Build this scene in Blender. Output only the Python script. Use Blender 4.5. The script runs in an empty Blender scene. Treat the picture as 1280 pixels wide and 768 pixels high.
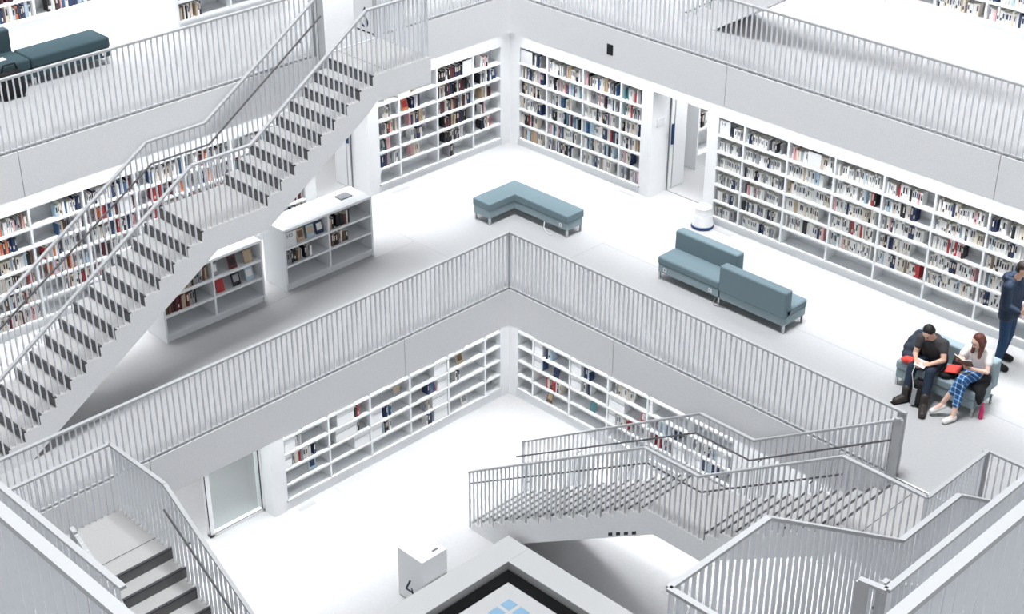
import bpy, bmesh, math, random
from mathutils import Vector, Matrix

# ------------------------------------------------------------------ camera, world, lights, exposure
S = bpy.context.scene
COL = S.collection
CAM_R = Vector((0.70668455, 0.70751938, 0.00364417))
CAM_U = Vector((-0.35151582, 0.34662182, 0.86964932))
CAM_D = Vector((-0.6140306, 0.61584872, -0.49365654))
CAM_P = Vector((16.21548, -16.19595, 12.64713))
FPX = 1975.74
cd = bpy.data.cameras.new('camera')
cd.sensor_fit = 'HORIZONTAL'; cd.sensor_width = 36.0; cd.lens = FPX * 36.0 / 1280.0
cd.clip_start = 0.1; cd.clip_end = 200
cam = bpy.data.objects.new('camera', cd); COL.objects.link(cam)
cam.matrix_world = Matrix(((CAM_R.x, CAM_U.x, -CAM_D.x, CAM_P.x), (CAM_R.y, CAM_U.y, -CAM_D.y, CAM_P.y),
                           (CAM_R.z, CAM_U.z, -CAM_D.z, CAM_P.z), (0, 0, 0, 1)))
S.camera = cam
S.view_settings.view_transform = 'Standard'
S.view_settings.look = 'None'
S.view_settings.gamma = 1.0
S.view_settings.use_curve_mapping = False
S.view_settings.exposure = 0.0
S.render.film_transparent = False
S.cycles.max_bounces = 8
S.cycles.diffuse_bounces = 4

W = bpy.data.worlds.new('world'); S.world = W; W.use_nodes = True
bg = W.node_tree.nodes['Background']
# added fill replacing light from the near galleries: brighter towards the horizon than overhead
W_LOW, W_HIGH = 0.68, 0.30
_tc = W.node_tree.nodes.new('ShaderNodeTexCoord'); _sp = W.node_tree.nodes.new('ShaderNodeSeparateXYZ')
_ab = W.node_tree.nodes.new('ShaderNodeMath'); _ab.operation = 'ABSOLUTE'
_mr = W.node_tree.nodes.new('ShaderNodeMapRange')
_mr.inputs['From Min'].default_value = 0.15; _mr.inputs['From Max'].default_value = 0.65
_mr.inputs['To Min'].default_value = W_LOW; _mr.inputs['To Max'].default_value = W_HIGH
W.node_tree.links.new(_tc.outputs['Generated'], _sp.inputs[0]); W.node_tree.links.new(_sp.outputs['Z'], _ab.inputs[0])
W.node_tree.links.new(_ab.outputs[0], _mr.inputs['Value']); W.node_tree.links.new(_mr.outputs['Result'], bg.inputs['Strength'])
bg.inputs['Color'].default_value = (0.94, 0.97, 1.0, 1)

H = 3.9          # storey height
SLAB = 0.68      # slab edge height
CEN = 4.69       # plan centre of the hall is (CEN, -CEN)

def area(name, loc, sx, sy, power, color=(1, 1, 1), rot=(0, 0, 0)):
    l = bpy.data.lights.new(name, 'AREA'); l.shape = 'RECTANGLE'; l.size = sx; l.size_y = sy
    l.energy = power; l.color = color
    o = bpy.data.objects.new(name, l); COL.objects.link(o); o.location = loc; o.rotation_euler = rot
    return o

# the glass roof of the hall, high above
ROOF = 15200
area('glass_roof_light', (CEN, -CEN, 34.0), 7.5, 7.5, ROOF, (0.95, 0.975, 1.0))
# recessed ceiling strips along the galleries: one row washing the bookcases, one above the slab edge (watts per metre)
STRIP_WALL = {'top': 24, 'middle': 13, 'low': 11}
STRIP_EDGE = {'top': 7, 'middle': 2.4, 'low': 9}
BACK = 120
for nm, zc, pe, pw, a, b in (('top', 7.09, 5.75, 6.25, -5.0, 15.0), ('middle', 3.19, 2.80, 3.84, -2.6, 13.0), ('low', -0.71, 0.40, 1.63, -0.2, 10.5)):
    for p, kind, st, sp in ((pe, 'edge', STRIP_EDGE, 1.30), (pw, 'wall', STRIP_WALL, 1.2)):
        a_ = -p; ln = b - a_; m = (a_ + b) / 2
        for side in ('right', 'left'):
            o = area(f'ceiling_strip_{kind}_{side}_{nm}', (m, p, zc) if side == 'right' else (-p, -m, zc),
                     ln if side == 'right' else 0.25, 0.25 if side == 'right' else ln, st[nm] * ln, (0.97, 0.985, 1.0))
            o.data.spread = sp

# ------------------------------------------------------------------ materials
def srgb(c):
    return tuple((x / 255 / 12.92) if x / 255 <= 0.04045 else ((x / 255 + 0.055) / 1.055) ** 2.4 for x in c)

def mat(name, rgb, rough=0.6, noise=0.0, scale=40.0, metal=0.0, bump=0.0, spec=0.4):
    m = bpy.data.materials.new(name); m.use_nodes = True
    nt = m.node_tree; b = nt.nodes['Principled BSDF']
    c = srgb(rgb)
    b.inputs['Roughness'].default_value = rough
    b.inputs['Metallic'].default_value = metal
    b.inputs['Specular IOR Level'].default_value = spec
    if noise or bump:
        tc = nt.nodes.new('ShaderNodeTexCoord'); n = nt.nodes.new('ShaderNodeTexNoise')
        n.inputs['Scale'].default_value = scale; n.inputs['Detail'].default_value = 5
        nt.links.new(tc.outputs['Object'], n.inputs['Vector'])
        r = nt.nodes.new('ShaderNodeValToRGB')
        r.color_ramp.elements[0].position = 0.3; r.color_ramp.elements[1].position = 0.7
        r.color_ramp.elements[0].color = tuple(x * (1 - noise) for x in c) + (1,)
        r.color_ramp.elements[1].color = tuple(min(1, x * (1 + noise)) for x in c) + (1,)
        nt.links.new(n.outputs['Fac'], r.inputs['Fac'])
        nt.links.new(r.outputs['Color'], b.inputs['Base Color'])
        if bump:
            bp = nt.nodes.new('ShaderNodeBump'); bp.inputs['Strength'].default_value = bump
            bp.inputs['Distance'].default_value = 0.01
            nt.links.new(n.outputs['Fac'], bp.inputs['Height']); nt.links.new(bp.outputs['Normal'], b.inputs['Normal'])
    else:
        b.inputs['Base Color'].default_value = c + (1,)
    return m

M = {}
M['concrete'] = mat('fair_faced_concrete', (233, 233, 234), 0.75, 0.05, 60)
M['floor'] = mat('pale_floor_screed', (173, 173, 174), 0.5, 0.035, 25)
M['white'] = mat('white_paint', (236, 237, 238), 0.55, 0.01, 15)
M['shelf'] = mat('white_laminate', (234, 236, 238), 0.45)
M['rail'] = mat('light_grey_steel', (180, 181, 183), 0.45, 0.02, 30)
M['bar'] = mat('grey_steel_bars', (232, 234, 238), 0.45)
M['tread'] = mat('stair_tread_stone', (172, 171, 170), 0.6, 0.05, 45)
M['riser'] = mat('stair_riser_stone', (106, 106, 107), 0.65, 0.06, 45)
M['kerb'] = mat('kerb_concrete', (186, 186, 186), 0.75, 0.05, 60)
M['joint'] = mat('dark_joint', (70, 70, 73), 0.8)
M['softjoint'] = mat('floor_joint', (165, 166, 168), 0.8)
M['hand'] = mat('dark_steel_handrail', (88, 87, 90), 0.45)
M['black'] = mat('black_plastic', (22, 22, 26), 0.5)
gm_ = bpy.data.materials.new('clear_glass'); gm_.use_nodes = True; M['glass'] = gm_
_n = gm_.node_tree; _o = _n.nodes['Material Output']; _n.nodes.remove(_n.nodes['Principled BSDF'])
_t = _n.nodes.new('ShaderNodeBsdfTransparent'); _t.inputs[0].default_value = (0.93, 0.96, 0.955, 1)
_g = _n.nodes.new('ShaderNodeBsdfGlossy'); _g.inputs['Roughness'].default_value = 0.03
_x = _n.nodes.new('ShaderNodeMixShader'); _x.inputs[0].default_value = 0.09
_n.links.new(_t.outputs[0], _x.inputs[1]); _n.links.new(_g.outputs[0], _x.inputs[2]); _n.links.new(_x.outputs[0], _o.inputs['Surface'])
M['greyframe'] = mat('grey_door_frame', (120, 124, 128), 0.4)
M['blue'] = mat('dark_blue_enamel', (22, 58, 104), 0.4)
M['navytext'] = mat('navy_lettering', (16, 34, 66), 0.5)
M['sofa'] = mat('teal_grey_wool', (114, 132, 139), 0.9, 0.08, 220, bump=0.25, spec=0.15)
M['sofa2'] = mat('lighter_teal_grey_wool', (146, 162, 168), 0.9, 0.08, 220, bump=0.25, spec=0.15)
M['sofadark'] = mat('dark_teal_wool', (60, 77, 83), 0.9, 0.1, 200, bump=0.25, spec=0.15)
M['chrome'] = mat('brushed_chrome', (200, 202, 205), 0.25, metal=1.0)
M['grate'] = mat('black_grating', (20, 21, 24), 0.5)
M['blockglass'] = mat('blue_glass_block', (134, 168, 194), 0.15)
M['plate'] = mat('white_socket_plate', (225, 226, 228), 0.4)
M['greytext'] = mat('grey_print', (110, 112, 118), 0.7)
BOOKCOL = {'white': (236, 235, 232), 'cream': (224, 214, 200), 'grey': (150, 151, 156), 'black': (30, 30, 35), 'navy': (34, 50, 84),
           'blue': (48, 84, 124), 'light blue': (176, 198, 212), 'red': (176, 54, 58), 'maroon': (92, 38, 46), 'pink': (220, 172, 174),
           'orange': (204, 116, 78), 'brown': (102, 78, 64), 'teal': (84, 132, 140), 'tan': (188, 166, 138), 'pale green': (186, 204, 180)}
BM = {k: mat('book_cover_' + k.replace(' ', '_'), v, 0.5) for k, v in BOOKCOL.items()}
M['pages'] = mat('book_pages', (226, 220, 208), 0.9)

# ------------------------------------------------------------------ mesh helpers
class MB:
    def __init__(s): s.v = []; s.f = []; s.m = []
    def add(s, vs, fs, mi=0):
        o = len(s.v); s.v += [tuple(p) for p in vs]
        for f in fs: s.f.append(tuple(i + o for i in f)); s.m.append(mi)
        return s
    def box(s, x0, x1, y0, y1, z0, z1, mi=0, top=None):
        x0, x1 = min(x0, x1), max(x0, x1); y0, y1 = min(y0, y1), max(y0, y1); z0, z1 = min(z0, z1), max(z0, z1)
        s.add([(x0, y0, z0), (x1, y0, z0), (x1, y1, z0), (x0, y1, z0), (x0, y0, z1), (x1, y0, z1), (x1, y1, z1), (x0, y1, z1)],
              [(3, 2, 1, 0), (4, 5, 6, 7), (0, 1, 5, 4), (1, 2, 6, 5), (2, 3, 7, 6), (3, 0, 4, 7)], mi)
        if top is not None: s.m[-5] = top
        return s
    def obox(s, c, ax, ay, az, mi=0):
        c, ax, ay, az = Vector(c), Vector(ax), Vector(ay), Vector(az)
        P = [c - ax - ay - az, c + ax - ay - az, c + ax + ay - az, c - ax + ay - az, c - ax - ay + az, c + ax - ay + az, c + ax + ay + az, c - ax + ay + az]
        return s.add(P, [(3, 2, 1, 0), (4, 5, 6, 7), (0, 1, 5, 4), (1, 2, 6, 5), (2, 3, 7, 6), (3, 0, 4, 7)], mi)
    def bar(s, p, q, w, h, mi=0):
        """rectangular bar from p to q, w wide sideways, h high"""
        p, q = Vector(p), Vector(q); d = (q - p); L = d.length
        if L < 1e-6: return s
        d /= L; sd = Vector((-d.y, d.x, 0)); sd = sd.normalized() if sd.length > 1e-6 else Vector((1, 0, 0))
        up = sd.cross(d) * -1
        if up.z < 0: up = -up
        return s.obox((p + q) / 2, d * (L / 2), sd * (w / 2), up * (h / 2), mi)
    def tube(s, pts, r, n=8, mi=0):
        pts = [Vector(p) for p in pts]; rings = []
        for i, p in enumerate(pts):
            d = (pts[min(i + 1, len(pts) - 1)] - pts[max(i - 1, 0)]).normalized()
            a = d.cross(Vector((0, 0, 1))); a = a.normalized() if a.length > 1e-4 else Vector((1, 0, 0)); b = a.cross(d)
            rings.append([p + (a * math.cos(t) + b * math.sin(t)) * r for t in [2 * math.pi * k / n for k in range(n)]])
        vs = [v for R in rings for v in R]; fs = []
        for i in range(len(pts) - 1):
            for k in range(n):
                fs.append((i * n + k, i * n + (k + 1) % n, (i + 1) * n + (k + 1) % n, (i + 1) * n + k))
        fs.append(tuple(range(n - 1, -1, -1))); fs.append(tuple((len(pts) - 1) * n + k for k in range(n)))
        return s.add(vs, fs, mi)
    def lathe(s, c, prof, n=32, mi=0):
        vs = []; fs = []
        for r, z in prof:
            for k in range(n):
                t = 2 * math.pi * k / n; vs.append((c[0] + r * math.cos(t), c[1] + r * math.sin(t), c[2] + z))
        for i in range(len(prof) - 1):
            for k in range(n): fs.append((i * n + k, i * n + (k + 1) % n, (i + 1) * n + (k + 1) % n, (i + 1) * n + k))
        fs.append(tuple(range(n - 1, -1, -1))); fs.append(tuple((len(prof) - 1) * n + k for k in range(n)))
        return s.add(vs, fs, mi)
    def prism(s, poly, f0, f1, mi=0, sides=None):
        """poly: list of 2D points; f0/f1 map a 2D point to 3D on the two ends"""
        n = len(poly); vs = [f0(p) for p in poly] + [f1(p) for p in poly]
        fs = [tuple(range(n)), tuple(range(2 * n - 1, n - 1, -1))]
        s.add(vs, fs, mi)
        o = len(s.v) - 2 * n
        for i in range(n):
            j = (i + 1) % n
            s.f.append((o + i, o + n + i, o + n + j, o + j)); s.m.append(sides[i] if sides else mi)
        return s
    def build(s, name, mats, parent=None, bevel=0.0, seg=2, smooth=False):
        mats = mats if isinstance(mats, (list, tuple)) else [mats]
        me = bpy.data.meshes.new(name)
        o = bpy.data.objects.new(name, me)
        off = Vector((0, 0, 0))
        if parent is not None:
            off = parent.matrix_basis.translation.copy()
            q = parent.parent
            while q is not None: off = off + q.matrix_basis.translation; q = q.parent
        me.from_pydata([tuple(Vector(p) - off) for p in s.v], [], s.f)
        for m in mats: me.materials.append(m)
        me.polygons.foreach_set('material_index', s.m)
        b = bmesh.new(); b.from_mesh(me); bmesh.ops.recalc_face_normals(b, faces=b.faces); b.to_mesh(me); b.free()
        if smooth: me.polygons.foreach_set('use_smooth', [True] * len(me.polygons))
        me.update()
        COL.objects.link(o)
        if parent is not None: o.parent = parent
        if bevel:
            bv = o.modifiers.new('bevel', 'BEVEL'); bv.width = bevel; bv.segments = seg; bv.limit_method = 'ANGLE'; bv.angle_limit = 0.6
        return o

def tag(o, label, cat, group=None):
    o['label'] = label; o['category'] = cat
    if group: o['group'] = group
    return o
def thing(name, loc, label, cat, group=None):
    o = bpy.data.objects.new(name, None); COL.objects.link(o); o.location = loc
    o.empty_display_size = 0.1
    return tag(o, label, cat, group)
def struct(o):
    o['kind'] = 'structure'; return o
def px(p):
    q = Vector(p) - CAM_P; z = q.dot(CAM_D)
    if z < 0.1: return None
    return 640 + FPX * q.dot(CAM_R) / z, 384 - FPX * q.dot(CAM_U) / z, z
def inframe(p, m=140):
    q = px(p)
    return q is not None and -m < q[0] < 1280 + m and -m < q[1] < 768 + m
ORD = ['zeroth', 'first', 'second', 'third', 'fourth', 'fifth', 'sixth', 'seventh', 'eighth', 'ninth', 'tenth', 'eleventh', 'twelfth', 'thirteenth',
       'fourteenth', 'fifteenth', 'sixteenth', 'seventeenth', 'eighteenth', 'nineteenth', 'twentieth', 'twenty-first', 'twenty-second', 'twenty-third',
       'twenty-fourth', 'twenty-fifth', 'twenty-sixth', 'twenty-seventh', 'twenty-eighth', 'twenty-ninth', 'thirtieth']

# ------------------------------------------------------------------ floors and slab edges
A0, A1 = -9.2, 18.5      # outer extents in x; in y they are -A1..-A0
def ring(name, zt, p, th):
    lo, hi = -p, 2 * CEN + p
    mb = MB()
    for x0, x1, y0, y1 in ((A0, lo, -A1, -A0), (hi, A1, -A1, -A0), (lo, hi, -lo, -A0), (lo, hi, -A1, -hi)):
        mb.box(x0, x1, y0, y1, zt - th, zt, 1, top=0)
    return struct(mb.build(name, [M['floor'], M['white']]))
ring('floor', H * 2, 4.80, SLAB)
ring('floor', H, 2.40, SLAB)
ring('floor', 0.0, 0.0, SLAB)
lo, hi = 1.62, 2 * CEN - 1.62
mb = MB()
for x0, x1, y0, y1 in ((A0, lo, -A1, -A0), (hi, A1, -A1, -A0), (lo, hi, -lo, -A0), (lo, hi, -A1, -hi)):
    mb.box(x0, x1, y0, y1, -H - 0.5, -H, 0)
struct(mb.build('floor', [M['floor']]))

# concrete panels cladding the slab edges, open joints every half hall
def fascia(tn, z, p):
    """panels on the four edges of the void of one level"""
    lo, hi = -p, 2 * CEN + p
    cuts = [CEN + CEN * k - CEN / 2 for k in range(-4, 6)]
    for side in range(4):
        mb = MB()
        pts = [lo] + [c for c in cuts if lo + 0.3 < c < hi - 0.3] + [hi]
        for a, b in zip(pts[:-1], pts[1:]):
            a += 0.006; b -= 0.006
            z0, z1 = z - SLAB, z - 0.004
            if side == 0: mb.box(a, b, p, p - 0.03, z0, z1)
            elif side == 1: mb.box(-p, -p + 0.03, -a, -b, z0, z1)
            elif side == 2: mb.box(a, b, -hi, -hi + 0.03, z0, z1)
            else: mb.box(hi, hi - 0.03, -a, -b, z0, z1)
        struct(mb.build(f'trim_{tn + side}', M['concrete']))
fascia(1, H * 2, 4.80); fascia(5, H, 2.40); fascia(9, 0.0, 0.0)

# joints cut in the floors
def joint(name, x0, x1, y0, y1, z, m):
    return struct(MB().box(x0, x1, y0, y1, z - 0.002, z + 0.0015).build(name, m))
joint('trim_20', -4.2, -0.02, 0.02, 0.034, 0, M['softjoint'])
joint('trim_21', -2.36, -2.346, -4.2, 0.02, 0, M['softjoint'])
joint('trim_22', -0.014, 0.0, 0.05, 4.2, 0, M['softjoint'])
joint('trim_23', -2.0, 1.0, -2.35, -2.336, -H, M['softjoint'])
joint('trim_24', 0.0, 9.3, 2.3, 2.314, 0, M['softjoint'])

# ------------------------------------------------------------------ walls with door openings
CLEAR = H - SLAB
def WB(mb, side, P, s0, s1, d0, d1, z0, z1, mi=0):
    """box along a gallery wall: s along it, d into it behind its front plane P"""
    if side == 'R': mb.box(s0, s1, P + d0, P + d1, z0, z1, mi)
    else: mb.box(-(P + d0), -(P + d1), -s0, -s1, z0, z1, mi)
    return mb
def WP(side, P, s, d, z):
    return Vector((s, P + d, z)) if side == 'R' else Vector((-(P + d), -s, z))

def wall(side, P, zf, runs, doors, s0, s1, top=2.10):
    mb = MB()
    WB(mb, side, P, s0, s1, 0, 0.42, zf + top, zf + CLEAR)
    solid = sorted(runs + doors); cur = s0
    for a, b in solid:
        if a - cur > 0.01: WB(mb, side, P, cur, a, 0, 0.50, zf, zf + top)
        cur = b
    if s1 - cur > 0.01: WB(mb, side, P, cur, s1, 0, 0.5, zf, zf + top)
    for a, b in runs: WB(mb, side, P, a, b, 0.34, 0.42, zf, zf + top)
    nm = 'wall_right' if side == 'R' else 'wall_left'
    return struct(mb.build(nm, M['white']))
BW, CW, AW = 4.255, 2.03, 6.66
RUN_B = [(-4.03, -0.86), (0.82, 12.1)]
RUN_C = [(-1.83, 3.36)]
DOOR_B = [(-0.64, 0.62)]
DOOR_C = [(3.62, 6.9)]
RUN_A = [(2.35, 12.7)]
for sd in 'RL':
    wall(sd, BW, 0, RUN_B, DOOR_B, -4.255 if sd == 'R' else -4.75, 14)
    wall(sd, CW, -H, RUN_C, DOOR_C if sd == 'L' else [], -2.03 if sd == 'R' else -2.53, 14)
    wall(sd, AW, H, RUN_A, [], -6.66 if sd == 'R' else -7.2, 14)
# rooms behind the doorways: outer walls far behind
mb = MB(); mb.box(A0, A0 + 0.1, -A1, -A0, -H, 2 * H); struct(mb.build('wall_left_outer', M['white']))
mb = MB(); mb.box(A0, A1, -A0 - 0.1, -A0, -H, 2 * H); struct(mb.build('wall_right_outer', M['white']))
for sd in 'RL':
    for P, zf, s, nm in ((BW, 0, 0.0, 'middle'), (CW, -H, 5.0, 'low')):
        p = WP(sd, P, s, 1.7, zf + CLEAR - 0.05)
        area(f'back_room_light_{nm}_' + ('right' if sd == 'R' else 'left'), p, 1.2, 1.2, BACK if nm == 'middle' else BACK * 0.9, (0.97, 0.985, 1))

# doorways on the middle level: glass leaf slid open against the jamb
def doorway(n, side, zf, P, a, b):
    r = MB(); WB(r, side, P, a - 0.005, a + 0.02, 0.50, 0.515, zf, zf + 2.1); WB(r, side, P, a - 0.005, a + 0.02, 0.61, 0.622, zf, zf + 2.1)
    WB(r, side, P, a, b, 0.50, 0.56, zf + 2.06, zf + 2.1)
    fr = struct(r.build(f'door_{n}', M['greyframe']))
    q = MB(); WB(q, side, P, a - 0.01, a + 0.03, 0.52, 0.605, zf, zf + 2.06)
    q.build('door_edge', M['white'], fr)
    q = MB(); WB(q, side, P, a - 0.006, a + 0.035, 0.63, 0.96, zf + 0.01, zf + 2.06)
    q.build('door_leaf', M['white'], fr)
    q = MB(); WB(q, side, P, a + 0.03, a + 0.06, 0.54, 0.59, zf + 0.92, zf + 1.32)
    h = q.build('handle', M['blue'], fr); h['label'] = 'dark blue pull handle'
    q = MB(); WB(q, side, P, a, b, 0.49, 0.505, zf - 0.002, zf + 0.0015)
    q.build('threshold', M['joint'], fr)
doorway(1, 'R', 0, BW, -0.64, 0.62)
doorway(2, 'L', 0, BW, -0.64, 0.62)
s_ = MB(); s_.box(-0.64, -0.628, BW + 0.14, BW + 0.34, 1.36, 1.52)
pl = tag(s_.build('door_plate', M['plate']), 'small pale notice plate on the jamb of the doorway beside the long bookcase', 'sign')

# glass sliding door on the lower level
fr = MB(); WB(fr, 'L', CW, 3.62, 4.74, 0.30, 0.40, -H, -H + 0.05)
WB(fr, 'L', CW, 4.66, 4.74, 0.30, 0.40, -H, -H + 2.1); WB(fr, 'L', CW, 3.62, 3.65, 0.30, 0.40, -H, -H + 2.1)
d3 = struct(fr.build('door_3', M['white']))
gq = MB(); WB(gq, 'L', CW, 3.65, 4.66, 0.34, 0.352, -H + 0.05, -H + 2.1); gq.build('glass_pane', M['glass'], d3)
gq = MB(); WB(gq, 'L', CW, 3.65, 3.656, 0.30, 0.335, -H + 0.05, -H + 2.1); gq.build('gasket', M['joint'], d3)
gq = MB(); WB(gq, 'L', CW, 3.65, 4.66, 0.30, 0.305, -H + 0.05, -H + 0.06); gq.build('gasket', M['joint'], d3)
gq = MB(); WB(gq, 'L', CW, 4.742, 4.747, 0.30, 0.325, -H, -H + 2.1); gq.build('gasket', M['joint'], d3)
# ------------------------------------------------------------------ railings
BAR_MESH = {}
def bar_mesh(key='bar'):
    if key not in BAR_MESH:
        b = MB().box(-0.005, 0.005, -0.018, 0.018, 0, 1); me = bpy.data.meshes.new('baluster')
        me.from_pydata(b.v, [], b.f); me.materials.append(M['bar']); me.update(); BAR_MESH[key] = me
    return BAR_MESH[key]
PITCH = 0.094
def balusters(parent, bars, cap=100):
    """bars: list of (x, y, z0, z1, angle); nearest ones become parts, the rest one part"""
    bars = [b for b in bars if inframe((b[0], b[1], b[2])) or inframe((b[0], b[1], b[3]))]
    bars.sort(key=lambda b: (Vector((b[0], b[1], b[3])) - CAM_P).length)
    off = parent.matrix_basis.translation.copy(); q = parent.parent
    while q is not None: off = off + q.matrix_basis.translation; q = q.parent
    for x, y, z0, z1, a in bars[:cap]:
        o = bpy.data.objects.new('baluster', bar_mesh()); COL.objects.link(o); o.parent = parent
        o.location = Vector((x, y, z0)) - off; o.rotation_euler = (0, 0, a); o.scale = (1, 1, z1 - z0)
    if len(bars) > cap:
        mb = MB()
        for x, y, z0, z1, a in bars[cap:]:
            c, s = math.cos(a), math.sin(a)
            mb.obox((x, y, (z0 + z1) / 2), (0.005 * c, 0.005 * s, 0), (-0.018 * s, 0.018 * c, 0), (0, 0, (z1 - z0) / 2))
        o = mb.build('balusters', M['bar'], parent); o['kind'] = 'stuff'
    return len(bars)

def edge_rail(pts, z, label, posts=(), hook=(), group='steel railings on the gallery edges'):
    """level railing along a slab edge"""
    root = thing('gallery_railing', (pts[0][0], pts[0][1], z), label, 'railing', group)
    t = MB(); b = MB(); bars = []
    for (x0, y0), (x1, y1) in zip(pts[:-1], pts[1:]):
        t.bar((x0, y0, z + 1.035), (x1, y1, z + 1.035), 0.055, 0.03)
        b.bar((x0, y0, z + 0.035), (x1, y1, z + 0.035), 0.045, 0.02)
        L = math.hypot(x1 - x0, y1 - y0); n = int(L / PITCH); a = math.atan2(y1 - y0, x1 - x0)
        for k in range(n + 1):
            f = (k + 0.5) * PITCH / L
            if f < 1: bars.append((x0 + (x1 - x0) * f, y0 + (y1 - y0) * f, z + 0.0, z + 1.02, a))
    t.build('top_rail', M['rail'], root); b.build('base_rail', M['rail'], root)
    for x, y, wx, wy in posts:
        MB().box(x - wx, x + wx, y - wy, y + wy, z, z + 1.02).build('post', M['rail'], root)
    for p0, p1 in hook:      # short return at the end
        MB().bar((p0[0], p0[1], z + 1.035), (p1[0], p1[1], z + 1.035), 0.055, 0.03).build('rail_return', M['rail'], root)
    balusters(root, bars)
    return root

L2 = 2 * CEN
edge_rail([(0.0, 0.0), (7.50, 0.0)], 0, 'long grey bar railing in front of the angled bench and the back-to-back sofa', [(7.44, 0.0, 0.06, 0.02), (0, 0, 0.014, 0.014)])
edge_rail([(0.0, 0.0), (0.0, -L2)], 0, 'grey bar railing below the long stair, on the edge beside the two low bookcases')
edge_rail([(8.74, 0.0), (L2 - 0.02, 0.0)], 0, 'short grey bar railing to the right of the lower stair landing')
edge_rail([(L2 - 0.02, 0.0), (L2 - 0.02, -3.0)], 0, 'grey bar railing on the far right edge, below the near right stair')
edge_rail([(-2.4, -0.62), (-2.4, 2.4)], H, 'short bar railing between the upper stair head and the far corner')
edge_rail([(-2.4, -1.80), (-2.4, -10.5)], H, 'bar railing in front of the dark teal upholstered bench on the upper gallery', [(-2.4, -1.84, 0.02, 0.06)])
edge_rail([(-2.4, 2.4), (10.5, 2.4)], H, 'long bar railing on the upper gallery above the row of right-hand bookcases')
edge_rail([(11.66, -7.62), (11.66, -1.0)], H, 'pale near railing ending in a hooked post beside the near right stair', [(11.47, -7.66, 0.05, 0.02)], [((11.66, -7.62), (11.44, -7.66))])
edge_rail([(-1.0, -11.68), (7.6, -11.68)], H, 'pale near railing running past the stair head in the near left corner')
edge_rail([(14.07, -13.4), (14.07, -4.5)], 2 * H, 'closest railing, cream topped, cutting across the near right corner')
edge_rail([(4.5, -14.05), (13.4, -14.05)], 2 * H, 'closest railing, cream topped, cutting across the near left corner')
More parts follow.
